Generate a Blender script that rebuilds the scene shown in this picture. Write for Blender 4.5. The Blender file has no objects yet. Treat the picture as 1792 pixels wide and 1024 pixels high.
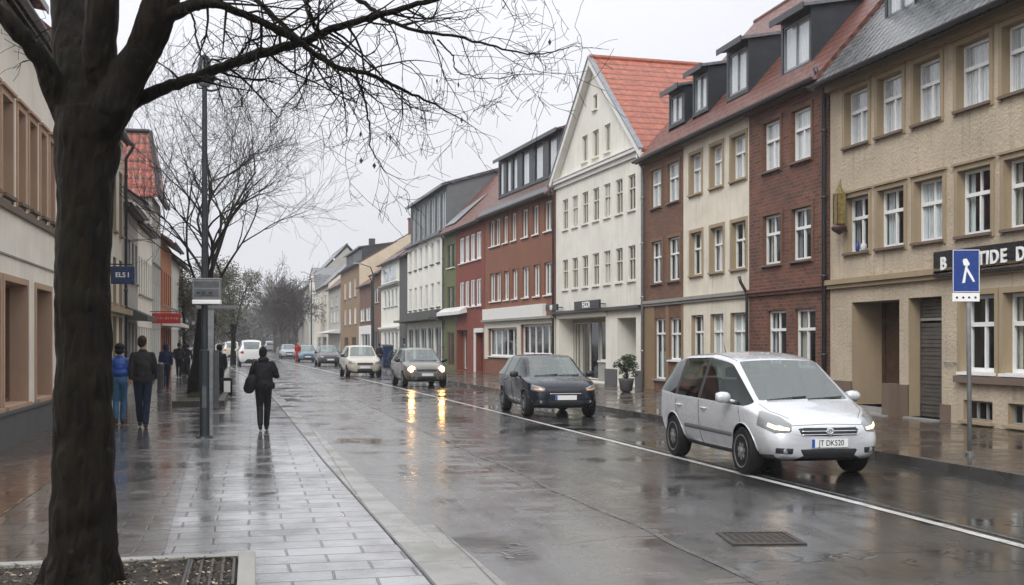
import bpy, bmesh, math, random
from mathutils import Vector, Matrix, noise
from mathutils.bvhtree import BVHTree
R = math.radians
sc = bpy.context.scene
COL = sc.collection
# ---------------------------------------------------------------- camera
TH = math.atan(456/2000.0); SN, CS = math.sin(TH), math.cos(TH)
HC = 1.8; FPX = 2000.0
cd = bpy.data.cameras.new('camera'); cam = bpy.data.objects.new('camera', cd); COL.objects.link(cam)
cam.location = (0, 0, HC); cam.rotation_euler = (R(90), 0, -TH)
cd.sensor_width = 36; cd.lens = 36*FPX/1792; cd.shift_y = 88/1792; cd.clip_end = 3000; cd.clip_start = 0.1
sc.camera = cam
# ---------------------------------------------------------------- sky, sun, exposure
SUN_EL, SUN_AZ = 42, 218          # soft light from high behind the camera
w = bpy.data.worlds.new('World'); sc.world = w; w.use_nodes = True
nt = w.node_tree; nt.nodes.clear()
N = nt.nodes.new; L = nt.links.new
out = N('ShaderNodeOutputWorld'); bg = N('ShaderNodeBackground'); L(bg.outputs[0], out.inputs[0])
sky = N('ShaderNodeTexSky'); sky.sky_type = 'NISHITA'; sky.sun_disc = False
sky.sun_elevation = R(SUN_EL); sky.sun_rotation = R(SUN_AZ); sky.dust_density = 6; sky.air_density = 1.0
hs = N('ShaderNodeHueSaturation'); hs.inputs['Saturation'].default_value = 0.10; L(sky.outputs[0], hs.inputs['Color'])
# overcast deck: grey, brighter towards the zenith, soft cloud mottling
tc = N('ShaderNodeTexCoord'); sep = N('ShaderNodeSeparateXYZ'); L(tc.outputs['Generated'], sep.inputs[0])
mr = N('ShaderNodeMapRange'); mr.inputs[1].default_value = -0.02; mr.inputs[2].default_value = 1.0
mr.inputs[3].default_value = 0.0; mr.inputs[4].default_value = 1.0; L(sep.outputs[2], mr.inputs[0])
cr = N('ShaderNodeValToRGB'); L(mr.outputs[0], cr.inputs[0])
e = cr.color_ramp.elements
e[0].position = 0.0; e[0].color = (6.2, 6.3, 6.5, 1)
e[1].position = 1.0; e[1].color = (15.0, 15.3, 16.0, 1)
k = cr.color_ramp.elements.new(0.06); k.color = (6.9, 7.0, 7.35, 1)
k = cr.color_ramp.elements.new(0.32); k.color = (8.2, 8.3, 8.85, 1)
mp = N('ShaderNodeMapping'); mp.inputs['Scale'].default_value = (1.0, 1.0, 2.6); L(tc.outputs['Generated'], mp.inputs[0])
nz = N('ShaderNodeTexNoise'); nz.inputs['Scale'].default_value = 2.3; nz.inputs['Detail'].default_value = 5; nz.inputs['Roughness'].default_value = .5
L(mp.outputs[0], nz.inputs['Vector'])
m2 = N('ShaderNodeMapRange'); m2.inputs[1].default_value = .3; m2.inputs[2].default_value = .7; m2.inputs[3].default_value = .93; m2.inputs[4].default_value = 1.07
L(nz.outputs[0], m2.inputs[0])
vm = N('ShaderNodeVectorMath'); vm.operation = 'SCALE'; L(cr.outputs[0], vm.inputs[0]); L(m2.outputs[0], vm.inputs['Scale'])
mx = N('ShaderNodeMixRGB'); mx.inputs[0].default_value = 0.86; L(hs.outputs[0], mx.inputs[1]); L(vm.outputs[0], mx.inputs[2])
L(mx.outputs[0], bg.inputs[0]); bg.inputs[1].default_value = 0.10
sd = bpy.data.lights.new('sun', 'SUN'); sun = bpy.data.objects.new('sun', sd); COL.objects.link(sun)
sd.energy = 1.4; sd.angle = R(25); sd.color = (1.0, .985, .96)
# sun_rotation is measured clockwise from +Y
sa = R(SUN_AZ); sv = Vector((math.sin(sa)*math.cos(R(SUN_EL)), math.cos(sa)*math.cos(R(SUN_EL)), math.sin(R(SUN_EL))))
sun.rotation_euler = sv.to_track_quat('Z', 'Y').to_euler()
sc.view_settings.view_transform = 'Standard'; sc.view_settings.look = 'None'
sc.view_settings.exposure = 0.36; sc.view_settings.gamma = 1.0; sc.view_settings.use_curve_mapping = False
sc.cycles.max_bounces = 8; sc.cycles.transparent_max_bounces = 16; sc.cycles.volume_bounces = 1
sc.cycles.caustics_reflective = False; sc.cycles.caustics_refractive = False
sc.cycles.sample_clamp_indirect = 4

# ---------------------------------------------------------------- helpers
def ray(px):
    t = (px-896)/FPX
    return (SN+t*CS, CS-t*SN)
def ground(px, py, zg=0.0):
    k = (HC-zg)*FPX/(py-600); d = ray(px)
    return Vector((d[0]*k, d[1]*k, zg))
def at_depth(px, py, k):
    d = ray(px)
    return Vector((d[0]*k, d[1]*k, HC+(600-py)/FPX*k))
def link(o, parent=None):
    COL.objects.link(o)
    if parent: o.parent = parent
    return o
def tag(o, label=None, cat=None, group=None, kind=None):
    if label: o['label'] = label
    if cat: o['category'] = cat
    if group: o['group'] = group
    if kind: o['kind'] = kind
    return o
def empty(name, loc=(0, 0, 0), rz=0, label=None, cat=None, group=None):
    o = bpy.data.objects.new(name, None); link(o); o.location = loc; o.rotation_euler = (0, 0, rz)
    o.empty_display_size = .3
    return tag(o, label, cat, group)

class MB:
    def __init__(s): s.v = []; s.f = []; s.m = []
    def add(s, vs, fs, m=0):
        o = len(s.v); s.v += [tuple(p) for p in vs]
        for f in fs: s.f.append([i+o for i in f]); s.m.append(m)
    def poly(s, pts, m=0): s.add(pts, [list(range(len(pts)))], m)
    def box(s, x0, x1, y0, y1, z0, z1, m=0):
        s.add([(x0,y0,z0),(x1,y0,z0),(x1,y1,z0),(x0,y1,z0),(x0,y0,z1),(x1,y0,z1),(x1,y1,z1),(x0,y1,z1)],
              [(0,3,2,1),(4,5,6,7),(0,1,5,4),(1,2,6,5),(2,3,7,6),(3,0,4,7)], m)
    def prism(s, pts, vec, m=0):
        n = len(pts); vec = Vector(vec); a = [Vector(p) for p in pts]; b = [p+vec for p in a]
        s.add(a+b, [list(range(n))[::-1], list(range(n, 2*n))]+[(i, (i+1) % n, n+(i+1) % n, n+i) for i in range(n)], m)
    def tube(s, pts, rad, n=8, m=0, cap=True):
        pts = [Vector(p) for p in pts]
        if not isinstance(rad, (list, tuple)): rad = [rad]*len(pts)
        base = len(s.v); up = None
        for i, p in enumerate(pts):
            if i == 0: d = pts[1]-p
            elif i == len(pts)-1: d = p-pts[i-1]
            else: d = (pts[i+1]-p).normalized()+(p-pts[i-1]).normalized()
            if d.length < 1e-9: d = Vector((0, 0, 1))
            d.normalize()
            if up is None:
                up = Vector((0, 0, 1)) if abs(d.z) < .9 else Vector((1, 0, 0))
            x = up.cross(d)
            if x.length < 1e-6: x = Vector((1, 0, 0)).cross(d)
            x.normalize(); y = d.cross(x); up = y
            for j in range(n):
                a = 2*math.pi*j/n
                s.v.append(tuple(p+x*math.cos(a)*rad[i]+y*math.sin(a)*rad[i]))
        for i in range(len(pts)-1):
            for j in range(n):
                a = base+i*n+j; b = base+i*n+(j+1) % n
                s.f.append([a, b, b+n, a+n]); s.m.append(m)
        if cap and n > 3:
            s.f.append([base+j for j in range(n)][::-1]); s.m.append(m)
            e = base+(len(pts)-1)*n
            s.f.append([e+j for j in range(n)]); s.m.append(m)
    def lathe(s, prof, c=(0, 0, 0), n=20, m=0, axis='z'):
        # prof: list of (r, h)
        base = len(s.v); c = Vector(c)
        for r, h in prof:
            for j in range(n):
                a = 2*math.pi*j/n; x, y = r*math.cos(a), r*math.sin(a)
                p = Vector((x, y, h)) if axis == 'z' else (Vector((x, h, y)) if axis == 'y' else Vector((h, x, y)))
                s.v.append(tuple(c+p))
        for i in range(len(prof)-1):
            for j in range(n):
                a = base+i*n+j; b = base+i*n+(j+1) % n
                s.f.append([a, b, b+n, a+n]); s.m.append(m)
        s.f.append([base+j for j in range(n)][::-1]); s.m.append(m)
        e = base+(len(prof)-1)*n; s.f.append([e+j for j in range(n)]); s.m.append(m)
    def mesh(s, name, mats):
        me = bpy.data.meshes.new(name); me.from_pydata(s.v, [], s.f)
        mats = mats if isinstance(mats, (list, tuple)) else [mats]
        for x in mats: me.materials.append(x)
        if len(mats) > 1: me.polygons.foreach_set('material_index', s.m)
        return me
    def obj(s, name, mats, parent=None, smooth=False, uv=True, bevel=0, fix=False, **kw):
        me = s.mesh(name, mats)
        if fix:
            bm = bmesh.new(); bm.from_mesh(me); bmesh.ops.recalc_face_normals(bm, faces=bm.faces); bm.to_mesh(me); bm.free()
        if uv: boxuv(me)
        if smooth: me.polygons.foreach_set('use_smooth', [True]*len(me.polygons))
        o = link(bpy.data.objects.new(name, me), parent)
        if bevel:
            b = o.modifiers.new('bevel', 'BEVEL'); b.width = bevel; b.segments = 2; b.limit_method = 'ANGLE'
        return tag(o, **kw)

def boxuv(me):
    uvl = me.uv_layers.new(name='UVMap').data; Z = Vector((0, 0, 1))
    for p in me.polygons:
        n = p.normal
        t = Z.cross(n)
        if t.length < .02: t = Vector((1, 0, 0)); b = Vector((0, 1, 0))
        else: t.normalize(); b = n.cross(t)
        for li in p.loop_indices:
            co = me.vertices[me.loops[li].vertex_index].co
            uvl[li].uv = (co.dot(t), co.dot(b))

# ---------------------------------------------------------------- materials
MAT = {}
def nodes(name):
    m = bpy.data.materials.new(name); m.use_nodes = True; t = m.node_tree; t.nodes.clear()
    o = t.nodes.new('ShaderNodeOutputMaterial'); p = t.nodes.new('ShaderNodeBsdfPrincipled')
    t.links.new(p.outputs[0], o.inputs[0]); MAT[name] = m
    return m, t, p
def coords(t, kind='UV', scale=(1, 1, 1), rot=(0, 0, 0)):
    c = t.nodes.new('ShaderNodeTexCoord'); m = t.nodes.new('ShaderNodeMapping')
    m.inputs['Scale'].default_value = scale; m.inputs['Rotation'].default_value = rot
    t.links.new(c.outputs[kind], m.inputs[0]); return m.outputs[0]
def tnoise(t, vec, scale, detail=4, rough=.55):
    n = t.nodes.new('ShaderNodeTexNoise'); n.inputs['Scale'].default_value = scale
    n.inputs['Detail'].default_value = detail; n.inputs['Roughness'].default_value = rough
    t.links.new(vec, n.inputs['Vector']); return n.outputs[0]
def rng(t, v, a, b, c, d):
    m = t.nodes.new('ShaderNodeMapRange')
    for i, x in enumerate((a, b, c, d)): m.inputs[i+1].default_value = x
    t.links.new(v, m.inputs[0]); return m.outputs[0]
def mixc(t, f, a, b, mode='MIX'):
    m = t.nodes.new('ShaderNodeMixRGB'); m.blend_type = mode
    for i, x in enumerate((f, a, b)):
        if isinstance(x, bpy.types.NodeSocket): t.links.new(x, m.inputs[i])
        else: m.inputs[i].default_value = x if i == 0 else (*x[:3], 1)
    return m.outputs[0]
def math_(t, op, a, b=None):
    m = t.nodes.new('ShaderNodeMath'); m.operation = op
    for i, x in enumerate((a, b)):
        if x is None: continue
        if isinstance(x, bpy.types.NodeSocket): t.links.new(x, m.inputs[i])
        else: m.inputs[i].default_value = x
    return m.outputs[0]
def bump(t, p, h, strength=.3, dist=.02, nrm=None):
    b = t.nodes.new('ShaderNodeBump'); b.inputs['Strength'].default_value = strength; b.inputs['Distance'].default_value = dist
    t.links.new(h, b.inputs['Height'])
    if nrm: t.links.new(nrm, b.inputs['Normal'])
    t.links.new(b.outputs[0], p.inputs['Normal']); return b.outputs[0]
def setc(t, sock, x):
    if isinstance(x, bpy.types.NodeSocket): t.links.new(x, sock)
    else: sock.default_value = (*x[:3], 1) if sock.type == 'RGBA' else x
def scl(c, f): return tuple(min(1, x*f) for x in c[:3])

def plain(name, c, rough=.5, metal=0, var=.12, scale=8, bstr=.0, coat=0, kind='Object', emis=None, spec=.5):
    m, t, p = nodes(name); p.inputs['Specular IOR Level'].default_value = spec
    v = coords(t, kind)
    col = mixc(t, rng(t, tnoise(t, v, scale, 5), .3, .7, 0, 1), scl(c, 1-var), scl(c, 1+var))
    setc(t, p.inputs['Base Color'], col)
    setc(t, p.inputs['Roughness'], rng(t, tnoise(t, v, scale*2.3, 4), .3, .7, rough*.8, min(1, rough*1.2)))
    p.inputs['Metallic'].default_value = metal
    if coat: p.inputs['Coat Weight'].default_value = coat; p.inputs['Coat Roughness'].default_value = .06
    if bstr: bump(t, p, tnoise(t, v, scale*6, 6, .65), bstr, .01)
    if emis: p.inputs['Emission Color'].default_value = (*emis[0], 1); p.inputs['Emission Strength'].default_value = emis[1]
    return m
def plaster(name, c, dirt=(.12, .10, .08), grain=60, bstr=.25, amt=.35, var=.10, bd=.008):
    m, t, p = nodes(name); v = coords(t)
    c1 = mixc(t, rng(t, tnoise(t, v, .8, 6, .6), .35, .68, 0, 1), scl(c, 1-var), scl(c, 1+var))
    st = tnoise(t, coords(t, 'UV', (5, .35, 1)), 1.0, 6, .7)             # rain streaks
    c2 = mixc(t, math_(t, 'MULTIPLY', rng(t, st, .52, .78, 0, 1), amt), c1, dirt)
    g = tnoise(t, v, grain, 5, .7)
    c3 = mixc(t, rng(t, g, .3, .75, 0, .35), c2, scl(c, .62))
    setc(t, p.inputs['Base Color'], c3); p.inputs['Roughness'].default_value = .72
    p.inputs['Specular IOR Level'].default_value = .35
    bump(t, p, g, bstr, bd); return m
def bricks(name, c1, c2, mortar, bw=.25, bh=.075, ms=.012, bstr=.5, rough=.7, dark=None, grain=30, bd=.012, off=.5):
    m, t, p = nodes(name); v = coords(t)
    dn = t.nodes.new('ShaderNodeVectorMath'); dn.operation = 'ADD'
    nn = t.nodes.new('ShaderNodeTexNoise'); nn.inputs['Scale'].default_value = 3; t.links.new(v, nn.inputs['Vector'])
    s_ = t.nodes.new('ShaderNodeVectorMath'); s_.operation = 'SCALE'; s_.inputs['Scale'].default_value = bh*.35
    t.links.new(nn.outputs['Color'], s_.inputs[0]); t.links.new(v, dn.inputs[0]); t.links.new(s_.outputs[0], dn.inputs[1])
    b = t.nodes.new('ShaderNodeTexBrick'); t.links.new(dn.outputs[0], b.inputs['Vector'])
    b.inputs['Scale'].default_value = 1; b.inputs['Brick Width'].default_value = bw; b.inputs['Row Height'].default_value = bh
    b.inputs['Mortar Size'].default_value = ms; b.inputs['Mortar Smooth'].default_value = .3; b.inputs['Bias'].default_value = 0
    b.offset = off
    b.inputs['Color1'].default_value = (*c1, 1); b.inputs['Color2'].default_value = (*c2, 1); b.inputs['Mortar'].default_value = (*mortar, 1)
    g = tnoise(t, v, grain, 6, .7)
    c = mixc(t, rng(t, g, .35, .7, 0, .55), b.outputs[0], scl(c1, .55))
    c = mixc(t, rng(t, tnoise(t, v, .7, 5), .35, .7, 0, .45), c, dark or scl(c2, .6))
    setc(t, p.inputs['Base Color'], c); p.inputs['Roughness'].default_value = rough
    h = math_(t, 'SUBTRACT', math_(t, 'MULTIPLY', g, .8), b.outputs['Fac'])
    bump(t, p, h, bstr, bd); return m
def tiles(name, c1, c2, moss, rw=.22, rh=.30, rough=.5, bstr=.9):
    m, t, p = nodes(name); v = coords(t)
    nn = t.nodes.new('ShaderNodeTexNoise'); nn.inputs['Scale'].default_value = 1.7; t.links.new(v, nn.inputs['Vector'])
    s_ = t.nodes.new('ShaderNodeVectorMath'); s_.operation = 'SCALE'; s_.inputs['Scale'].default_value = .035
    t.links.new(nn.outputs['Color'], s_.inputs[0]); a = t.nodes.new('ShaderNodeVectorMath'); t.links.new(v, a.inputs[0]); t.links.new(s_.outputs[0], a.inputs[1])
    sp = t.nodes.new('ShaderNodeSeparateXYZ'); t.links.new(a.outputs[0], sp.inputs[0])
    fy = math_(t, 'FRACT', math_(t, 'DIVIDE', sp.outputs[1], rh)); fx = math_(t, 'FRACT', math_(t, 'DIVIDE', sp.outputs[0], rw))
    wx = math_(t, 'SINE', math_(t, 'MULTIPLY', fx, math.pi))
    h = math_(t, 'ADD', math_(t, 'MULTIPLY', math_(t, 'SUBTRACT', 1.0, fy), 1.0), math_(t, 'MULTIPLY', wx, .55))
    b = t.nodes.new('ShaderNodeTexBrick'); t.links.new(a.outputs[0], b.inputs['Vector']); b.inputs['Scale'].default_value = 1
    b.offset = 0; b.inputs['Brick Width'].default_value = rw; b.inputs['Row Height'].default_value = rh; b.inputs['Mortar Size'].default_value = .008
    b.inputs['Color1'].default_value = (*c1, 1); b.inputs['Color2'].default_value = (*c2, 1); b.inputs['Mortar'].default_value = (*scl(c1, .25), 1)
    c = mixc(t, .55, b.outputs[0], c1)
    c = mixc(t, rng(t, tnoise(t, v, 2.2, 6, .65), .46, .70, 0, .85), c, moss)
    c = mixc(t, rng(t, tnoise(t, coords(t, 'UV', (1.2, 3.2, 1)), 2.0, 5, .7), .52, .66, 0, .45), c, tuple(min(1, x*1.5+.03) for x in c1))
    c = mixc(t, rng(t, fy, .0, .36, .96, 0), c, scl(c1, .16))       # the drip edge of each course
    setc(t, p.inputs['Base Color'], c)
    setc(t, p.inputs['Roughness'], rng(t, tnoise(t, v, 6, 4), .3, .7, rough*.6, rough*1.3))
    bump(t, p, h, bstr, .03); return m

plaster('plaster_beige', (.57, .475, .355), grain=14, bstr=1.0, amt=.6, bd=.05, var=.16)
plaster('plaster_tan', (.40, .32, .225), grain=40, bstr=.4)
plaster('plaster_cream', (.74, .68, .56), amt=.5, var=.13); plaster('plaster_ivory', (.86, .80, .68), amt=.3)
plaster('plaster_white', (.78, .76, .68), amt=.45, dirt=(.28, .27, .24), var=.08)
plaster('plaster_yellow', (.60, .52, .38), amt=.2)
plaster('plaster_redbrown', (.23, .098, .058), amt=.3, grain=45)
plaster('plaster_red', (.215, .052, .034), amt=.3)
plaster('plaster_green', (.13, .145, .06), amt=.3)
plaster('plaster_grey', (.40, .38, .34), amt=.45)
plaster('plaster_darkgrey', (.085, .085, .08), amt=.3)
plaster('plaster_brown', (.20, .12, .07), amt=.45)
plaster('plaster_ochre', (.25, .17, .095), amt=.4)
plaster('plaster_orange', (.46, .17, .06), amt=.3)
plaster('plinth_brown', (.17, .125, .095), amt=.5, grain=30, bstr=.5)
plaster('plinth_grey', (.11, .11, .11), amt=.4, grain=30, bstr=.5)
plaster('stone_tan', (.36, .28, .18), amt=.4, grain=40)
plaster('stone_salmon', (.47, .31, .21), amt=.3)
plaster('stone_grey', (.30, .29, .27), amt=.4)
bricks('brick_dark', (.25, .092, .052), (.075, .034, .024), (.30, .20, .15), bw=.26, bh=.10, ms=.009, bstr=1.0, grain=16, bd=.03)
bricks('brick_brown', (.24, .10, .052), (.13, .058, .034), (.19, .13, .09), bstr=.8, grain=16, bd=.02)
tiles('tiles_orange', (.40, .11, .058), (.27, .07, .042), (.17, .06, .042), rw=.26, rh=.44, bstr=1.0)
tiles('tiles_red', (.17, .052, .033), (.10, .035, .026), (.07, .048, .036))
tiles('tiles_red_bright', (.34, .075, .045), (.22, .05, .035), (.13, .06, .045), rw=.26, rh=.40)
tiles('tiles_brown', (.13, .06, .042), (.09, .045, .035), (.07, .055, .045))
tiles('slate', (.085, .09, .095), (.05, .055, .06), (.18, .18, .175), rw=.3, rh=.22, rough=.3, bstr=.5)
plain('cladding', (.028, .033, .040), .45, var=.25, scale=3, kind='UV', bstr=.1)
plain('cladding_grey', (.13, .14, .145), .5, var=.15, scale=2, kind='UV', bstr=.1)
plain('zinc', (.22, .235, .25), .32, metal=.6, var=.2, scale=5)
plain('gutter_dark', (.045, .045, .05), .35, metal=.3)
plain('white_frame', (.80, .80, .78), .35, var=.05)
plain('cream_frame', (.62, .58, .48), .45, var=.08)
plain('brown_frame', (.16, .085, .05), .45)
plain('grey_frame', (.22, .24, .25), .4)
plain('green_frame', (.10, .12, .05), .5)
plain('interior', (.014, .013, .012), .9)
plain('shop_interior', (.16, .15, .13), .9, scale=2, var=.5)
plain('wood_dark', (.055, .028, .016), .4, scale=5, var=.4)
plain('door_green', (.012, .022, .018), .35)
plain('shutter_grey', (.085, .075, .065), .5, var=.25, scale=3)
plain('fascia_white', (.72, .71, .67), .4, var=.06)
plain('sign_black', (.012, .012, .013), .3)
plain('sign_white', (.85, .85, .83), .4, var=.03)
plain('sign_blue', (.012, .045, .22), .25, var=.08)
plain('sign_blue_dark', (.008, .03, .10), .3)
plain('sign_red', (.42, .012, .014), .35, var=.12)
plain('sign_grey', (.17, .18, .185), .45, var=.15)
plain('pole_grey', (.10, .105, .11), .35, metal=.5, var=.25)
plain('pole_dark', (.030, .036, .042), .35, metal=.3, var=.3)
plain('galvanised', (.33, .34, .35), .4, metal=.5, var=.2)
def curtain(name, c):
    m, t, p = nodes(name); v = coords(t)
    wv = t.nodes.new('ShaderNodeTexWave'); wv.inputs['Scale'].default_value = 5; wv.inputs['Distortion'].default_value = 3
    t.links.new(v, wv.inputs[0]); setc(t, p.inputs['Base Color'], mixc(t, wv.outputs['Fac'], scl(c, .72), c))
    p.inputs['Roughness'].default_value = .9; bump(t, p, wv.outputs['Fac'], .6, .03)
curtain('curtain_white', (.82, .83, .84)); curtain('curtain_grey', (.36, .37, .38)); curtain('curtain_cream', (.62, .57, .48))
def schlick(t, f0):
    # the same reflectance from either face of the pane
    g = t.nodes.new('ShaderNodeNewGeometry'); d = t.nodes.new('ShaderNodeVectorMath'); d.operation = 'DOT_PRODUCT'
    t.links.new(g.outputs['Normal'], d.inputs[0]); t.links.new(g.outputs['Incoming'], d.inputs[1])
    q = math_(t, 'POWER', math_(t, 'SUBTRACT', 1.0, math_(t, 'ABSOLUTE', d.outputs['Value'])), 5)
    return math_(t, 'ADD', math_(t, 'MULTIPLY', q, 1-f0), f0)
def glass(name, tint, fr):
    m = bpy.data.materials.new(name); m.use_nodes = True; t = m.node_tree; t.nodes.clear(); MAT[name] = m
    o = t.nodes.new('ShaderNodeOutputMaterial'); mxs = t.nodes.new('ShaderNodeMixShader'); g = t.nodes.new('ShaderNodeBsdfGlossy'); tr = t.nodes.new('ShaderNodeBsdfTransparent')
    f = schlick(t, ((fr-1)/(fr+1))**2); g.inputs['Roughness'].default_value = .03
    tr.inputs['Color'].default_value = (*tint, 1); g.inputs['Color'].default_value = (.9, .93, .95, 1)
    v = coords(t, 'UV'); b = t.nodes.new('ShaderNodeBump'); b.inputs['Strength'].default_value = .12; b.inputs['Distance'].default_value = .01
    t.links.new(tnoise(t, v, 1.6, 2), b.inputs['Height']); t.links.new(b.outputs[0], g.inputs['Normal'])
    t.links.new(f, mxs.inputs[0]); t.links.new(tr.outputs[0], mxs.inputs[1]); t.links.new(g.outputs[0], mxs.inputs[2]); t.links.new(mxs.outputs[0], o.inputs[0])
glass('window_glass', (.82, .86, .86), 1.55)
glass('attic_glass', (.93, .95, .95), 2.5); glass('upper_glass', (.93, .95, .95), 2.0)
M = MAT
# ---------------------------------------------------------------- ground, road, pavements
def lerp_line(pts, y):
    if y <= pts[0][0]: return pts[0][1]+(y-pts[0][0])*(pts[1][1]-pts[0][1])/(pts[1][0]-pts[0][0])
    for (a, xa), (b, xb) in zip(pts, pts[1:]):
        if y <= b:
            u = (y-a)/(b-a); return xa+(xb-xa)*u
    return xb+(y-b)*(pts[-1][1]-pts[-2][1])/(pts[-1][0]-pts[-2][0])
KL = [(-6, 1.85), (8.6, 1.58), (17, 1.35), (36, 1.0), (55, .35), (85, -1.5), (130, -4.2), (200, -9), (330, -19)]
KR = [(-6, 9.75), (14, 9.5), (17, 9.42), (30, 9.0), (50, 8.55), (72, 8.1), (100, 7.2), (140, 5.6), (200, 3.2), (330, -3)]
WL = [(-6, 6.75), (12, 6.62), (19, 6.45), (30, 6.2), (50, 5.6), (90, 4.0), (140, 1.8), (200, -2), (330, -10)]
SEAM = [(2, 3.9), (8, 3.72), (15, 3.6), (22, 3.45), (40, 3.2), (60, 2.7), (90, 1.6)]
YS = [-6, -2, 2, 5, 8.6, 12, 17, 22, 27, 33, 40, 48, 57, 68, 80, 95, 112, 130, 155, 180, 210, 250, 300, 330]
def strip(name, fa, fb, z, mats, zb=None, ys=YS, **kw):
    b = MB(); pa = [(fa(y), y) for y in ys]; pb = [(fb(y), y) for y in ys]
    for i in range(len(ys)-1):
        (x0, y0), (x1, y1) = pa[i], pa[i+1]; (x2, _), (x3, _) = pb[i], pb[i+1]
        b.poly([(x0, y0, z), (x2, y0, z), (x3, y1, z), (x1, y1, z)])
        if zb is not None:
            b.poly([(x0, y0, zb), (x0, y0, z), (x1, y1, z), (x1, y1, zb)]); b.poly([(x2, y0, z), (x2, y0, zb), (x3, y1, zb), (x3, y1, z)])
    return b.obj(name, mats, uv=True, **kw)

def wet_asphalt():
    m, t, p = nodes('wet_asphalt'); v = coords(t, 'Object')
    agg = tnoise(t, v, 55, 4, .8); big = tnoise(t, v, .55, 5, .55); mid = tnoise(t, coords(t, 'Object', (2.2, .55, 1)), 1.3, 5, .6)
    c = mixc(t, rng(t, agg, .3, .7, 0, 1), (.011, .011, .012), (.040, .039, .038))
    c = mixc(t, rng(t, mid, .5, .62, 0, .7), c, (.014, .013, .012))
    # worn band with exposed brown setts along the old patch seam
    sp = t.nodes.new('ShaderNodeSeparateXYZ'); t.links.new(v, sp.inputs[0])
    bx = math_(t, 'SUBTRACT', sp.outputs[0], 3.55); bnd = math_(t, 'SUBTRACT', 1.0, rng(t, math_(t, 'ABSOLUTE', bx), .25, 1.25, 0, 1))
    bk = t.nodes.new('ShaderNodeTexBrick'); t.links.new(coords(t, 'Object', (1, 1, 1)), bk.inputs['Vector']); bk.inputs['Scale'].default_value = 1
    bk.inputs['Brick Width'].default_value = 1.1; bk.inputs['Row Height'].default_value = .42; bk.inputs['Mortar Size'].default_value = .03
    bk.inputs['Color1'].default_value = (1, 1, 1, 1); bk.inputs['Color2'].default_value = (.35, .35, .35, 1); bk.inputs['Mortar'].default_value = (0, 0, 0, 1)
    pn = rng(t, tnoise(t, coords(t, 'Object', (.9, 1.5, 1)), 1.1, 4, .5), .47, .54, 0, 1)
    f = math_(t, 'MULTIPLY', math_(t, 'MULTIPLY', bnd, pn), bk.outputs[0])
    c = mixc(t, math_(t, 'MULTIPLY', f, .95), c, (.085, .048, .034))
    # pale patched lane between the left kerb and the seam
    pale = rng(t, sp.outputs[0], 3.2, 3.6, 1, 0)
    c = mixc(t, math_(t, 'MULTIPLY', pale, .6), c, (.18, .178, .172))
    mid_l = math_(t, 'MULTIPLY', rng(t, sp.outputs[0], 6.0, 6.8, 1, 0), rng(t, mid, .42, .62, .75, .2))
    c = mixc(t, math_(t, 'MULTIPLY', mid_l, math_(t, 'SUBTRACT', 1.0, pale)), c, (.075, .074, .071))
    # cracks
    vo = t.nodes.new('ShaderNodeTexVoronoi'); vo.feature = 'DISTANCE_TO_EDGE'; vo.inputs['Scale'].default_value = .42
    wv = t.nodes.new('ShaderNodeVectorMath'); nn = t.nodes.new('ShaderNodeTexNoise'); nn.inputs['Scale'].default_value = 2.5; t.links.new(v, nn.inputs['Vector'])
    t.links.new(v, wv.inputs[0]); t.links.new(nn.outputs['Color'], wv.inputs[1]); t.links.new(wv.outputs[0], vo.inputs['Vector'])
    ck = math_(t, 'MULTIPLY', rng(t, vo.outputs['Distance'], .002, .010, 1, 0), rng(t, big, .46, .55, 0, 1))
    c = mixc(t, math_(t, 'MULTIPLY', ck, .75), c, (.008, .008, .008))
    setc(t, p.inputs['Base Color'], c)
    wet = rng(t, mid, .40, .62, 0, 1)
    pud = rng(t, big, .50, .60, 0, 1)
    ro = mixc(t, wet, (.15,)*3, (.30,)*3); ro = mixc(t, pud, ro, (.06,)*3); ro = mixc(t, f, ro, (.42,)*3)
    setc(t, p.inputs['Roughness'], ro)
    p.inputs['IOR'].default_value = 1.9
    h = math_(t, 'ADD', math_(t, 'MULTIPLY', agg, .35), math_(t, 'MULTIPLY', tnoise(t, v, 9, 3), .8))
    h = math_(t, 'MULTIPLY', h, rng(t, pud, 0, 1, 1, .25)); h = math_(t, 'SUBTRACT', h, ck)
    bump(t, p, h, .33, .006); return m
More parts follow.
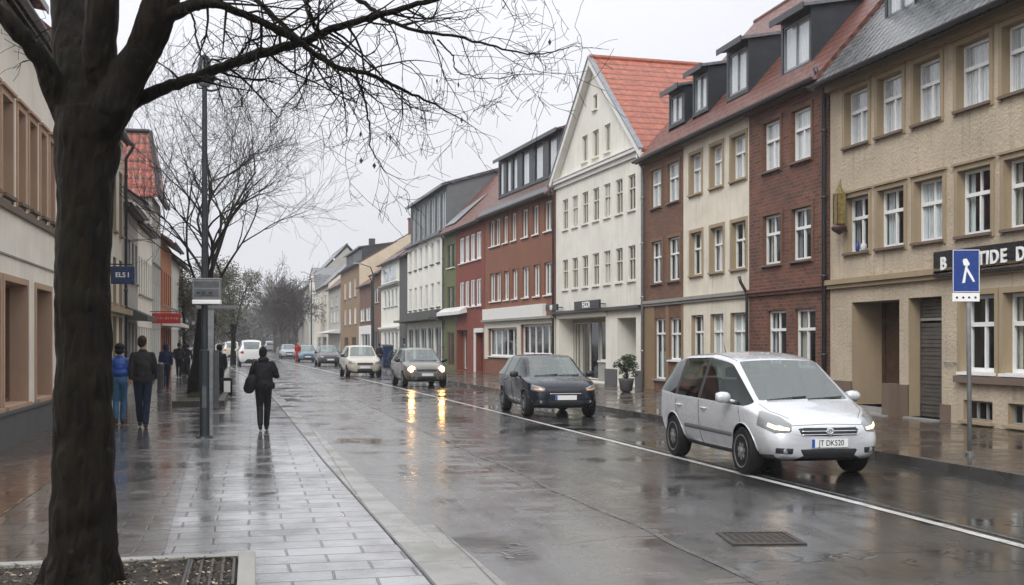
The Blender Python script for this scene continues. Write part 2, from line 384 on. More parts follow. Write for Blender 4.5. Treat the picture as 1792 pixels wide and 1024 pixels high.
def wet_paving(name, c1, c2, mortar, bw, bh, ms, br=.16, off=.5, warp=.045, pudd=.5):
    m, t, p = nodes(name); v = coords(t, 'Object')
    nn = t.nodes.new('ShaderNodeTexNoise'); nn.inputs['Scale'].default_value = 1.4; t.links.new(v, nn.inputs['Vector'])
    s_ = t.nodes.new('ShaderNodeVectorMath'); s_.operation = 'SCALE'; s_.inputs['Scale'].default_value = warp; t.links.new(nn.outputs['Color'], s_.inputs[0])
    a = t.nodes.new('ShaderNodeVectorMath'); t.links.new(v, a.inputs[0]); t.links.new(s_.outputs[0], a.inputs[1])
    b = t.nodes.new('ShaderNodeTexBrick'); t.links.new(a.outputs[0], b.inputs['Vector']); b.offset = off; b.offset_frequency = 2
    b.inputs['Scale'].default_value = 1; b.inputs['Brick Width'].default_value = bw; b.inputs['Row Height'].default_value = bh
    b.inputs['Mortar Size'].default_value = ms; b.inputs['Mortar Smooth'].default_value = .4
    b.inputs['Color1'].default_value = (*c1, 1); b.inputs['Color2'].default_value = (*c2, 1); b.inputs['Mortar'].default_value = (*mortar, 1)
    g = tnoise(t, v, 40, 5, .75); mid = tnoise(t, coords(t, 'Object', (1, .8, 1)), 1.6, 5, .6); big = tnoise(t, v, .8, 4, .5)
    c = mixc(t, rng(t, g, .3, .7, 0, .4), b.outputs[0], scl(c1, .45))
    c = mixc(t, rng(t, mid, .45, .7, 0, .6), c, scl(c2, .5))
    setc(t, p.inputs['Base Color'], c)
    ro = mixc(t, rng(t, mid, .38, .62, 0, 1), (br,)*3, (br*2.1,)*3)
    pud = rng(t, big, pudd, pudd+.1, 0, 1); ro = mixc(t, pud, ro, (.05,)*3)
    b2 = t.nodes.new('ShaderNodeTexBrick'); t.links.new(a.outputs[0], b2.inputs['Vector']); b2.offset = off; b2.inputs['Scale'].default_value = 1; b2.inputs['Mortar Size'].default_value = 0
    b2.inputs['Brick Width'].default_value = bw; b2.inputs['Row Height'].default_value = bh; b2.inputs['Color1'].default_value = (.55, .55, .55, 1); b2.inputs['Color2'].default_value = (1.9, 1.9, 1.9, 1)
    ro = mixc(t, 1.0, ro, b2.outputs[0], 'MULTIPLY')              # every slab dries and wears a little differently
    setc(t, p.inputs['Roughness'], ro); p.inputs['IOR'].default_value = 1.8; p.inputs['Coat Weight'].default_value = .8 if 'paving' in name and 'right' not in name else .3; p.inputs['Coat Roughness'].default_value = .09; p.inputs['Coat IOR'].default_value = 1.6
    sep_ = t.nodes.new('ShaderNodeTexWhiteNoise')
    h = math_(t, 'ADD', math_(t, 'MULTIPLY', g, .22), math_(t, 'MULTIPLY', tnoise(t, v, 5, 3), .9))
    h = math_(t, 'MULTIPLY', h, rng(t, pud, 0, 1, 1, .35))
    h = math_(t, 'SUBTRACT', h, math_(t, 'MULTIPLY', b.outputs['Fac'], 1.0)); t.nodes.remove(sep_)
    nb = bump(t, p, h, .4, .008); t.links.new(nb, p.inputs['Coat Normal'])
    cw = p.inputs['Coat Weight'].default_value; setc(t, p.inputs['Coat Weight'], math_(t, 'MULTIPLY', math_(t, 'MULTIPLY', rng(t, b.outputs['Fac'], 0, .6, 1, .1), rng(t, mid, .40, .62, 1, .35)), cw)); return m
wet_asphalt()
wet_paving('paving_grey', (.24, .238, .232), (.16, .158, .153), (.025, .025, .025), .62, .34, .013, br=.10)
wet_paving('paving_dark', (.15, .14, .13), (.075, .07, .065), (.022, .021, .02), .46, .30, .014, br=.10)
wet_paving('paving_brown', (.105, .055, .034), (.06, .033, .022), (.26, .20, .15), .60, .36, .009, br=.11, warp=.12)
wet_paving('paving_right', (.085, .062, .045), (.06, .042, .030), (.035, .028, .022), .5, .32, .010, br=.15)
wet_paving('kerb_stone', (.27, .262, .235), (.22, .215, .19), (.07, .068, .06), .6, .9, .012, br=.22, off=0)
wet_paving('kerb_dark', (.07, .066, .06), (.05, .047, .043), (.02, .02, .02), 3, 1.0, .012, br=.3, off=0)
def wornpaint():
    m, t, p = nodes('paint_white'); v = coords(t, 'Object'); f = rng(t, tnoise(t, v, 7, 6, .75), .56, .66, 0, .85)
    setc(t, p.inputs['Base Color'], mixc(t, f, mixc(t, rng(t, tnoise(t, v, 2, 4), .35, .65, 0, 1), (.60, .60, .58), (.40, .40, .385)), (.05, .05, .05)))
    p.inputs['Roughness'].default_value = .3; bump(t, p, tnoise(t, v, 50, 3), .2, .005)
wornpaint()
plain('paint_worn', (.08, .08, .077), .3, var=.6, scale=5, bstr=.2)
plain('tar', (.018, .018, .018), .2)  # tar of the kerb joint, also the painted shadow in the gutter
plain('field', (.07, .065, .05), .8, scale=.05)

g = MB(); g.poly([(-1500, -300, -.12), (1500, -300, -.12), (1500, 2200, -.12), (-1500, 2200, -.12)])
g.obj('ground', M['field'], kind='structure')
kl = lambda y: lerp_line(KL, y); kr = lambda y: lerp_line(KR, y); wl = lambda y: lerp_line(WL, y)
YF = sorted(set(YS+[x*1.5 for x in range(4, 34)]))
strip('road', lambda y: kl(y)-.1, lambda y: kr(y)+.1, 0.0, M['wet_asphalt'], kind='structure')
LZ, RZ = .06, .12
strip('pavement', lambda y: kl(y)-6.5, lambda y: kl(y)-.30, LZ, M['paving_grey'], ys=[y for y in YS], kind='structure')
strip('pavement_middle', lambda y: kl(y)-4.3, lambda y: kl(y)-2.25, LZ+.004, M['paving_dark'], kind='structure')
strip('pavement_brown', lambda y: -4.6, lambda y: -2.45, LZ+.008, M['paving_brown'], ys=[-6, 5, 12, 20, 26, 33], kind='structure')
strip('kerb', lambda y: kl(y)-.30, lambda y: kl(y), LZ+.006, M['kerb_stone'], zb=-.05, kind='structure')
strip('gutter_channel', lambda y: kl(y)+.005, lambda y: kl(y)+.26, .004, M['kerb_stone'], ys=[-6, 2, 8.6, 11.2], kind='structure')
strip('right_pavement', lambda y: kr(y)+.14, lambda y: kr(y)+9, RZ, M['paving_right'], kind='structure')
strip('right_kerb', lambda y: kr(y), lambda y: kr(y)+.14, RZ+.004, M['kerb_dark'], zb=-.05, kind='structure')
tag(strip('white_line', lambda y: wl(y)-.055, lambda y: wl(y)+.055, .005, M['paint_white'], ys=YF), kind='structure')
tag(strip('worn_line', lambda y: wl(y)+.15, lambda y: wl(y)+.21, .0045, M['paint_worn'], ys=[y for y in YF if y < 24]), kind='structure')
sm = lambda y: lerp_line(SEAM, y)+.03*math.sin(y*1.3)+.02*math.sin(y*3.1)
tag(strip('road_seam', lambda y: sm(y)-.03, lambda y: sm(y)+.035, .004, M['paint_worn'], ys=[3+.5*i for i in range(112)]), kind='structure')
sm2 = lambda y: lerp_line(SEAM, y)+.75+.05*math.sin(y*.9)+.02*math.sin(y*2.3)
0 and tag(strip('tar_seam', lambda y: sm2(y)-.012, lambda y: sm2(y)+.012, .004, M['tar'], ys=[4+.5*i for i in range(98)]), kind='structure')
sm3 = lambda y: kl(y)+.34+.015*math.sin(y*4)
0 and tag(strip('kerb_crack', lambda y: sm3(y)-.007, lambda y: sm3(y)+.008, .004, M['tar'], ys=[7+.3*i for i in range(30)]), kind='structure')

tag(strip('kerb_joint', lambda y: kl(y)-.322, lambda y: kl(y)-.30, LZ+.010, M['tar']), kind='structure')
tag(strip('gutter_line', lambda y: kl(y)+.002, lambda y: kl(y)+.035, .006, M['tar']), kind='structure')  # dark strip painting the kerb step's shadow along the road edge
# drain cover in the road
def drain():
    c = ground(1330, 943); e = empty('drain_cover', (c.x, c.y, .001), R(-10), 'square cast iron drain cover sunk in the wet road in front of the white car', 'drain cover')
    plain('cast_iron', (.05, .042, .035), .35, metal=.5, var=.4, scale=20, bstr=.4)
    b = MB(); W = .31
    for a in (-1, 1):
        b.box(a*W-.025, a*W+.025, -W-.025, W+.025, 0, .012); b.box(-W+.025, W-.025, a*W-.025, a*W+.025, 0, .012)
    b.obj('frame', M['cast_iron'], e)
    b = MB(); b.box(-W+.025, W-.025, -W+.025, W-.025, 0, .004)
    for i in range(8):
        for j in range(8):
            x = -.245+.07*i; y = -.245+.07*j; b.box(x-.022, x+.022, y-.022, y+.022, .004, .008)
    b.obj('grate', M['cast_iron'], e)
drain()

# ---------------------------------------------------------------- houses
def clip(poly, outline):
    # Sutherland-Hodgman in (u, z); outline counter-clockwise
    for (ax, ay), (bx, by) in zip(outline, outline[1:]+outline[:1]):
        res = []
        def side(p): return (bx-ax)*(p[1]-ay)-(by-ay)*(p[0]-ax)
        for p, q in zip(poly, poly[1:]+poly[:1]):
            sp, sq = side(p), side(q)
            if sp >= -1e-9: res.append(p)
            if (sp > 1e-9 and sq < -1e-9) or (sp < -1e-9 and sq > 1e-9):
                t = sp/(sp-sq); res.append((p[0]+(q[0]-p[0])*t, p[1]+(q[1]-p[1])*t))
        poly = res
        if len(poly) < 3: return []
    return poly

class House:
    def __init__(h, label, pl, xl, pr, xr, cat='house', name='terraced_house', zb=.0, group=None):
        dl = ray(pl); dr = ray(pr)
        h.P0 = Vector((xl, xl/dl[0]*dl[1])); h.P1 = Vector((xr, xr/dr[0]*dr[1]))
        h.setup(label, cat, name, group)
    def setup(h, label, cat, name, group):
        d = h.P1-h.P0; h.U = d.length; h.e = d/h.U; h.n = Vector((-h.e.y, h.e.x))
        h.root = empty(name, (h.P0.x, h.P0.y, 0), math.atan2(h.e.y, h.e.x), label, cat, group)
        h.holes = []; h.rs = random.Random(int(h.P0.y*97) % 10007)
    def u(h, px, w=0):
        d = Vector(ray(px)); P = h.P0+h.n*w
        # k*d = P + u*e
        det = -d.x*h.e.y+d.y*h.e.x
        k = (P.y*h.e.x-P.x*h.e.y)/det
        u = (d.x*P.y-d.y*P.x)/det
        return u
    def k(h, px, w=0):
        d = Vector(ray(px)); P = h.P0+h.n*w
        det = -d.x*h.e.y+d.y*h.e.x
        return (P.y*h.e.x-P.x*h.e.y)/det
    def z(h, px, py, w=0): return HC+(600-py)/FPX*h.k(px, w)
    def wall(h, mats, outline=None, ze=None, plinth=None, D=9, ridge=None, rev=.2, side_mat=None):
        """front wall with true openings; mats: [wall, reveal, interior]"""
        U = h.U; h.ze = ze
        ol = outline or [(0, -.1), (U, -.1), (U, ze), (0, ze)]
        us = sorted(set([0, U]+[x for r in h.holes for x in r[:2]]+[p[0] for p in ol]))
        zs = sorted(set([-.1]+[x for r in h.holes for x in r[2:4]]+[p[1] for p in ol]))
        b = MB()
        for i in range(len(us)-1):
            for j in range(len(zs)-1):
                cu, cz = (us[i]+us[i+1])/2, (zs[j]+zs[j+1])/2
                if any(r[0] < cu < r[1] and r[2] < cz < r[3] for r in h.holes): continue
                c = clip([(us[i], zs[j]), (us[i+1], zs[j]), (us[i+1], zs[j+1]), (us[i], zs[j+1])], ol)
                if len(c) >= 3: b.poly([(p[0], 0, p[1]) for p in c], 0)
        for r in h.holes:
            u0, u1, z0, z1, rv = r[:5]; bk = rv+(r[5] if len(r) > 5 else .5)
            rm = 1
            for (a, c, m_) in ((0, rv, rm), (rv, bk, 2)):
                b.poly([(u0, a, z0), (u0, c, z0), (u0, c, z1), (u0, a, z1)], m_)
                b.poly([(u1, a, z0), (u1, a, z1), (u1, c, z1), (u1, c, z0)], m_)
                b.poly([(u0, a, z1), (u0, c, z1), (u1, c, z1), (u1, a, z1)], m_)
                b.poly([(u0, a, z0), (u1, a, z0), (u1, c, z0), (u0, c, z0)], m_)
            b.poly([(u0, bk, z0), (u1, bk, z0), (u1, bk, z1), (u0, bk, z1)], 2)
        side = [(0, -.1), (D, -.1), (D, ze)]+([(D/2, ridge)] if ridge else [])+[(0, ze)]
        for uu in (0, U): b.poly([(uu, y, z) for y, z in side], 3)
        b.poly([(0, D, -.1), (0, D, ze), (U, D, ze), (U, D, -.1)], 3)
        o = b.obj('wall', [mats[0], mats[1], mats[2], side_mat or mats[0]], h.root); return o
    def part(h, name, b, mat, parent=None, **kw): return b.obj(name, mat, parent or h.root, **kw)
    def roof(h, mat, ze, zr, D=9, over=.35, th=.14, yr=None, ends=.03, gut=True, fascia=None):
        """pitched roof, eaves to the street"""
        yr = yr or D/2; s = (zr-ze)/yr; b = MB()
        zo = ze-over*s
        for sgn in (1, -1):
            ya, yb = (-over, yr) if sgn > 0 else (2*yr+over, yr)
            a = [(-ends, ya, zo), (h.U+ends, ya, zo), (h.U+ends, yb, zr), (-ends, yb, zr)]
            if sgn < 0: a = a[::-1]
            b.prism(a, (0, 0, th))
        o = h.part('roof', b, mat)
        r = MB(); r.tube([(x, yr, zr+th-.02) for x in (-ends, h.U+ends)], .10, 8); h.part('ridge', r, mat, o)
        if gut: h.gutter(zo, -over)
        return o
    def gutter(h, z, y, mat='gutter_dark'):
        b = MB(); n = 8; prof = []
        for i in range(n+1):
            a = math.pi+math.pi*i/n; prof.append((y-.07+.08*math.cos(a), z+.09+.08*math.sin(a)))
        for (y0, z0), (y1, z1) in zip(prof, prof[1:]):
            b.poly([(-.02, y0, z0), (h.U+.02, y0, z0), (h.U+.02, y1, z1), (-.02, y1, z1)])
        b.box(-.02, h.U+.02, y+.015, y+.045, z-.02, z+.12)
        g_ = h.part('gutter', b, M[mat]); return g_
    def downpipe(h, u, z1, mat='gutter_dark', r=.05, y=-.10, top=None):
        b = MB(); p = [(u, y-.25, z1+.05), (u, y-.2, z1-.12), (u, y, z1-.45), (u, y, .15)]
        b.tube(p, r, 8)
        for z in (1.5, 3.5, 5.5, 7.2):
            if z < z1-.6: b.tube([(u, y, z-.03), (u, y, z+.03)], r*1.35, 8)
        return h.part('downpipe', b, M[mat], smooth=True)
    def band(h, z, hh=.14, d=.10, mat='stone_tan', name='ledge', u0=None, u1=None):
        b = MB(); u0 = 0 if u0 is None else u0; u1 = h.U if u1 is None else u1
        b.box(u0, u1, -d, .02, z, z+hh*.55); b.box(u0, u1, -d*.6, .02, z-hh*.45, z-.002)
        return h.part(name, b, M[mat])
    def win(h, u0, u1, z0, z1, style='cross', fr='white_frame', rv=.2, sur=None, sill='stone_grey', cur=None, parent=None, y0=0, hole=True, gl='window_glass', name='window', ft=.05, tr=.62, sd=.10, sh=.06, head=False):
        if hole: h.holes.append((u0, u1, z0, z1, rv))
        a, c, d_, e_ = u0+.01, u1-.01, z0+.01, z1-.01
        y = y0+rv-.07; b = MB()
        b.box(a, a+ft, y, y+.06, d_, e_); b.box(c-ft, c, y, y+.06, d_, e_)
        b.box(a+ft, c-ft, y, y+.06, d_, d_+ft*1.1); b.box(a+ft, c-ft, y, y+.06, e_-ft, e_)
        zt = d_+(e_-d_)*tr; um = (a+c)/2; bw = ft*.42
        if style in ('cross', 'tee'):
            b.box(a+ft, c-ft, y-.02, y+.05, zt-ft*.65, zt+ft*.65)
            b.box(um-bw, um+bw, y-.012, y+.05, d_+ft*1.1, zt-ft*.65)
            if style == 'cross': b.box(um-bw*.7, um+bw*.7, y, y+.05, zt+ft*.65, e_-ft)
        elif style == 'single': pass
        elif style == 'two': b.box(um-bw, um+bw, y-.01, y+.05, d_+ft*1.1, e_-ft)
        elif style.startswith('n'):
            n = int(style[1:])
            for i in range(1, n):
                x = a+(c-a)*i/n; b.box(x-bw, x+bw, y-.01, y+.05, d_+ft*1.1, e_-ft)
        elif style == 'transom': b.box(a+ft, c-ft, y-.01, y+.05, zt-bw, zt+bw)
        wo = h.part(name, b, M[fr], parent)
        p = MB(); p.poly([(a+ft*.5, y+.035, d_+ft*.5), (c-ft*.5, y+.035, d_+ft*.5), (c-ft*.5, y+.035, e_-ft*.5), (a+ft*.5, y+.035, e_-ft*.5)])
        par = wo if parent is None else parent
        h.part('pane', p, M[gl], par)
        if cur is None: cur = h.rs.choice(['side', 'side', 'net', 'none'])
        if cur != 'none':
            q = MB(); yc = y+(.065 if cur == 'net' else .12); rs = h.rs
            def drape(x0, x1, za, zb, amp=.018):
                n = max(4, int((x1-x0)/.035)); pts = [(x0+(x1-x0)*i/n, yc+amp*math.sin(i*1.9+rs.random()*.6)) for i in range(n+1)]
                for (xa, ya), (xb, yb) in zip(pts, pts[1:]): q.poly([(xa, ya, za), (xb, yb, za), (xb, yb, zb), (xa, ya, zb)])
            if cur == 'side':
                wd = (c-a)*rs.uniform(.14, .26); drape(a, a+wd, d_, e_); drape(c-wd*rs.uniform(.6, 1.1), c, d_, e_)
            elif cur in ('net', 'net_grey'): drape(a, c, d_, e_)
            elif cur == 'half': drape(a, c, d_, d_+(e_-d_)*.45)
            elif cur == 'blind': drape(a, c, d_+(e_-d_)*rs.uniform(.3, .6), e_, .002)
            elif cur == 'one': drape(a, a+(c-a)*.45, d_, e_)
            h.part('curtain', q, M[{'net': 'curtain_white', 'net_grey': 'curtain_grey'}.get(cur, rs.choice(['curtain_white', 'curtain_cream', 'curtain_grey']))], par)
        if sill:
            s = MB(); s.box(u0-.05, u1+.05, y0-sd, y0+.015, z0-sh, z0-.002); s.box(u0+.002, u1-.002, y0+.015, y-.002, z0-sh, z0+.008)
            h.part('sill', s, M[sill], par)
        if sur:
            s = MB(); q_ = .11; t_ = .03
            s.box(u0-q_, u0-.001, y0-t_, y0+.002, z0-sh-.04, z1+q_); s.box(u1+.001, u1+q_, y0-t_, y0+.002, z0-sh-.04, z1+q_)
            s.box(u0-.001, u1+.001, y0-t_, y0+.002, z1+.001, z1+q_)
            if head: s.box(u0-q_-.03, u1+q_+.03, y0-t_-.05, y0+.002, z1+q_+.002, z1+q_+.05)
            h.part('surround', s, M[sur], par)
        return wo
    def row(h, spans, ref, **kw):
        px, top, bot = ref; z1, z0 = h.z(px, top), h.z(px, bot)
        for a, c in spans:
            h.win(h.u(a), h.u(c), z0, z1, **kw)
    def even(h, n, pa, pb, ref, frac=.6, **kw):
        px, top, bot = ref; z1, z0 = h.z(px, top), h.z(px, bot); a, c = h.u(pa), h.u(pb); s = (c-a)/n
        for i in range(n): h.win(a+s*(i+.5-frac/2), a+s*(i+.5+frac/2), z0, z1, **kw)
    def dormer(h, u0, u1, z0, z1, wins, ze, slope, y=.35, mat='cladding', rmat='tiles_brown', win_frame='grey_frame', rise=.18, over=.28, gl='attic_glass', cheekmat=None, style='two', ends=.12):
        """shed dormer: wins = list of (u0,u1) windows in its front"""
        # main roof: z = ze + slope*y ; shed roof: z = z1 + rise*(y-y0)
        ym = (z1-ze-rise*y)/(slope-rise); zm = z1+rise*(ym-y)
        b = MB(); us = sorted([u0, u1]+[x for w_ in wins for x in w_]); zs = [z0, z0+.12, z1-.16, z1]
        for i in range(len(us)-1):
            for j in range(3):
                cu = (us[i]+us[i+1])/2
                if j == 1 and any(w_[0] < cu < w_[1] for w_ in wins): continue
                b.poly([(us[i], y, zs[j]), (us[i+1], y, zs[j]), (us[i+1], y, zs[j+1]), (us[i], y, zs[j+1])])
        for w_ in wins:
            a_, c_ = w_
            for (p_, q_) in (((a_, zs[1]), (a_, zs[2])), ((c_, zs[2]), (c_, zs[1])), ((a_, zs[2]), (c_, zs[2])), ((c_, zs[1]), (a_, zs[1]))):
                b.poly([(p_[0], y, p_[1]), (q_[0], y, q_[1]), (q_[0], y+.3, q_[1]), (p_[0], y+.3, p_[1])])
            b.poly([(a_, y+.3, zs[1]), (c_, y+.3, zs[1]), (c_, y+.3, zs[2]), (a_, y+.3, zs[2])], 1)
        zf = ze+slope*y
        for uu in (u0, u1): b.poly([(uu, y, min(z0, zf)-.05), (uu, y, z1), (uu, ym, zm)] if uu == u0 else [(uu, ym, zm), (uu, y, z1), (uu, y, min(z0, zf)-.05)], 2)
        o = h.part('dormer', b, [M[mat], M['interior'], M[cheekmat or mat]])
        r = MB(); yo = y-over; r.prism([(u0-ends, yo, z1-rise*over+.004), (u1+ends, yo, z1-rise*over+.004), (u1+ends, ym+.3, z1+rise*(ym+.3-y)+.004), (u0-ends, ym+.3, z1+rise*(ym+.3-y)+.004)], (0, 0, .09))
        h.part('dormer_roof', r, M[rmat], o)
        r = MB(); r.box(u0-ends, u1+ends, yo-.03, yo-.002, z1-rise*over-.06, z1-rise*over+.12); h.part('fascia', r, M['gutter_dark'], o)
        for (a_, c_) in wins:
            h.win(a_, c_, zs[1], zs[2], style=style, fr=win_frame, rv=.1, sill=None, cur='net', parent=o, y0=y, hole=False, gl=gl, ft=.055)
        return o
def text_mesh(s, size, depth=.01, mat=None, name='lettering', parent=None, loc=(0, 0, 0), rot=(0, 0, 0), align='CENTER', bold=.0, sx=1.0):
    cu = bpy.data.curves.new('t', 'FONT'); cu.body = s; cu.size = size; cu.extrude = depth; cu.align_x = align; cu.align_y = 'CENTER'; cu.offset = bold
    o = bpy.data.objects.new('t', cu); COL.objects.link(o); bpy.context.view_layer.update()
    me = bpy.data.meshes.new_from_object(o.evaluated_get(bpy.context.evaluated_depsgraph_get()))
    bpy.data.objects.remove(o); me.materials.clear(); me.materials.append(mat)
    n = link(bpy.data.objects.new(name, me), parent); n.location = loc; n.rotation_euler = rot; n.scale = (sx, 1, 1)
    return n
I_ = M['interior']
# ===== right side, nearest first
# --- beige corner-style block with the black shop sign
h = House('beige roughcast building with a black shop sign and a slate roof, nearest on the right', 1453, 14.3, 1900, 14.3, cat='building', name='apartment_building')
tops = [(1479, 1520), (1536, 1580), (1600, 1647), (1675, 1733), (1755, 1820), (1850, 1895)]
mids = [(1481, 1521), (1536, 1583), (1601, 1651), (1677, 1735), (1758, 1824), (1852, 1897)]
h.row(tops, (1624, 103, 212), style='tee', rv=.22, sur='stone_tan', sill='plinth_brown', cur='net', head=True, ft=.06, gl='upper_glass')
h.row(mids, (1626, 313, 422), style='cross', rv=.22, sur='stone_tan', sill='plinth_brown', head=True, ft=.06)
zg0, zg1 = h.z(1720, 652), h.z(1720, 515)
for a, c in ((1683, 1742), (1757, 1818), (1836, 1898)): h.win(h.u(a), h.u(c), zg0, zg1, style='cross' if a < 1700 else 'tee', rv=.25, sur='stone_tan', sill='white_frame', cur='side' if a > 1700 else 'none', ft=.07)
zb0, zb1 = h.z(1716, 738), h.z(1716, 702)
for a, c in ((1686, 1737), (1764, 1820)): h.win(h.u(a), h.u(c), zb0, zb1, style='n3', rv=.18, sill='stone_tan', cur='none', ft=.03, fr='stone_grey', name='basement_window')
d0, d1 = h.u(1491), h.u(1574); e0, e1 = h.u(1590), h.u(1648)
h.holes.append((d0, d1, .30, h.z(1530, 527), .95, .3)); h.holes.append((e0, e1, .16, h.z(1620, 520), .38, .3))
ze = 8.45
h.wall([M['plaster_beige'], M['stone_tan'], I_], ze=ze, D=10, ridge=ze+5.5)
rf = h.roof(M['slate'], ze+.28, ze+5.9, D=10, over=.5, th=.12)
b = MB(); b.box(0, h.U, -.30, .01, ze-.16, ze+.04); b.box(0, h.U, -.16, .01, ze-.34, ze-.163); h.part('cornice', b, M['stone_tan'])
h.band(h.z(1500, 495), .22, .16, 'stone_tan', u1=h.U)
b = MB(); b.box(h.u(1677), h.U, -.13, .01, zg0-.22, zg0-.08); h.part('ledge', b, M['plinth_brown'])
# plinth either side of the two doors
b = MB(); zp = .86
for a, c in ((0.0, d0), (e1, h.u(1664))): q_ = MB(); q_.box(a, c, -.05, .01, 0, zp if c < e1 else .5); h.part('plinth', q_, M['plinth_brown'])
b.box(d1, e0, -.05, .01, 0, zp); b.box(d1-.28, d1+.02, -.28, -.052, 0, zp+.02); h.part('plinth', b, M['plinth_brown'])
b = MB(); b.box(d0+.02, d1-.02, -.35, .9, .0, .16); b.box(d0+.02, d1-.02, -.05, .9, .16, .30); h.part('doorstep', b, M['stone_grey'])
b = MB(); b.box(e0, e1, -.15, .36, 0, .16); h.part('doorstep', b, M['stone_grey'])
# entrance door, deep in its porch
zt = h.z(1530, 527)
b = MB(); b.box(d0+.01, d0+.14, .80, .9, .31, zt); b.box(d1-.14, d1-.01, .80, .9, .31, zt); b.box(d0+.14, d1-.14, .80, .9, zt-.5, zt-.38); b.box(d0+.14, d1-.14, .84, .88, zt-.38, zt)
dm = d0+.14+(d1-d0-.28)*.42; b.box(d0+.14, dm, .83, .89, .31, zt-.5)
for i in range(3):
    z0 = .5+.62*i; b.box(d0+.2, dm-.06, .815, .829, z0, z0+.5)
door = h.part('door', b, M['wood_dark'])
b = MB(); b.box(dm+.01, d1-.15, .82, .88, .31, 1.25); b.box(dm+.01, dm+.08, .82, .88, 1.25, zt-.5); b.box(d1-.22, d1-.15, .82, .88, 1.25, zt-.5); b.box(dm+.12, d1-.25, .805, .819, .45, 1.1)
door = h.part('door', b, M['wood_dark'])
b = MB(); b.poly([(dm+.08, .85, 1.25), (d1-.22, .85, 1.25), (d1-.22, .85, zt-.5), (dm+.08, .85, zt-.5)]); h.part('pane', b, M['window_glass'], door)
b = MB(); b.tube([(dm+.05, .77, 1.3), (dm+.05, .77, 1.5)], .014, 6); b.lathe([(.001, 0), (.03, .005), (.03, .02), (.001, .03)], (dm+.16, .79, 1.62), 10, axis='y'); h.part('handle', b, M['galvanised'], door)
# slatted side door
zt2 = h.z(1620, 520); zm2 = h.z(1628, 558)
b = MB(); z = .17
while z < zm2-.12: b.box(e0+.03, e1-.03, .30+.012*math.sin(z*40), .35, z, z+.082); z += .09
b.box(e0+.005, e0+.028, .28, .36, .17, zt2); b.box(e1-.028, e1-.005, .28, .36, .17, zt2)
so = h.part('slatted_door', b, M['shutter_grey'])
b = MB(); b.box(e0+.03, e1-.03, .28, .35, zm2-.03, zm2+.03); h.part('transom', b, M['stone_grey'], so)
b = MB(); z = zm2+.05
while z < zt2-.05: b.box(e0+.03, e1-.03, .31, .35, z, z+.07); z += .08
h.part('transom_slats', b, M['shutter_grey'], so)
# shop sign board
su0 = h.u(1636, -.12); zs1, zs0 = h.z(1700, 433, -.12), h.z(1700, 480, -.12)
b = MB(); b.box(su0, h.U-.3, -.16, -.04, zs0, zs1)
for x in (su0+.3, h.u(1780)): b.box(x, x+.05, -.04, .0, zs0+.1, zs1-.1)
sb = h.part('shop_sign', b, M['sign_black'], bevel=.008)
for ch, px in (('B', 1651.5), ('T', 1719), ('I', 1729), ('D', 1741), ('E', 1757), ('D', 1787), ('I', 1811)):
    text_mesh(ch, .37, .012, M['sign_white'], 'letter', sb, (h.u(px, -.16), -.172, (zs0+zs1)/2-.01+(0 if px < 1700 else .02)), (R(90), 0, 0), bold=.010)
# bracket hand rail + small rail by the door, rusty lantern bracket with a bird box
b = MB(); zr_ = h.z(1663, 634); b.tube([(h.u(1655), 0, zr_-.02), (h.u(1655), -.06, zr_), (h.u(1673), -.06, zr_), (h.u(1673), 0, zr_-.02)], .016, 6); h.part('handrail', b, M['galvanised'])
plain('rust_ochre', (.20, .15, .05), .7, var=.5, scale=12, bstr=.4)
lan = tag(empty('wall_lantern', h.root.matrix_basis @ Vector((h.u(1470, -.2), -.22, 0))), 'narrow ochre metal wall lantern beside the lowest left window of the beige building', 'wall lantern')
lan.rotation_euler = h.root.rotation_euler
za, zb_ = h.z(1470, 405), h.z(1470, 318)
b = MB(); b.prism([(-.13, -.1, za+.14), (.13, -.1, za+.14), (.13, .1, za+.14), (-.13, .1, za+.14)], (0, 0, zb_-za-.5)); b.tube([(0, 0, zb_-.36), (0, 0, zb_-.2), (0, .03, zb_)], [.13, .06, .012], 8); lb = b.obj('lantern_body', M['rust_ochre'], lan)
b = MB(); b.lathe([(.02, za-.12), (.17, za-.02), (.2, za+.05), (.14, za+.12)], n=12); b.tube([(0, 0, za), (0, .22, za-.02)], .025, 6); b.obj('bracket', M['wood_dark'], lan)
b = MB()
for x in (-.1, .1): b.box(x-.012, x+.012, -.115, -.101, za+.14, zb_-.36)
b.obj('glazing_bar', M['wood_dark'], lan)
# jars left on the sill of the lowest-left first floor window
zsl = h.z(1626, 422)+.012; rt = h.root
for px, mt, hh, rr, lb_ in ((1500, 'sign_blue', .26, .045, 'blue glass bottle on the window sill next to the ochre wall lantern'), (1511, 'curtain_white', .24, .07, 'white stoneware jar on the window sill next to the ochre wall lantern')):
    b = MB(); b.lathe([(rr*.8, 0), (rr, .02), (rr, hh*.62), (rr*.45, hh*.8), (rr*.42, hh), (rr*.3, hh)], n=14)
    o = b.obj('bottle' if mt == 'sign_blue' else 'jar', M[mt], smooth=True, label=lb_, cat='bottle' if mt == 'sign_blue' else 'jar'); o.location = rt.matrix_basis @ Vector((h.u(px, .03), .03, zsl)) if False else (h.P0.x+h.e.x*h.u(px, .03)+h.n.x*.04, h.P0.y+h.e.y*h.u(px, .03)+h.n.y*.04, zsl)
# roof dormers of the slate roof
sl = 5.62/5
for a, c in ((1552, 1600), (1606, 1668), (1740, 1815)):
    u0, u1 = h.u(a, .75), h.u(c, .75); z0 = h.z(1552, 50, .75)
    h.dormer(u0-.1, u1+.1, z0-.1, z0+1.6, [(u0, u1)], ze+.28, sl, y=.75, rmat='slate', win_frame='grey_frame')
hb = h

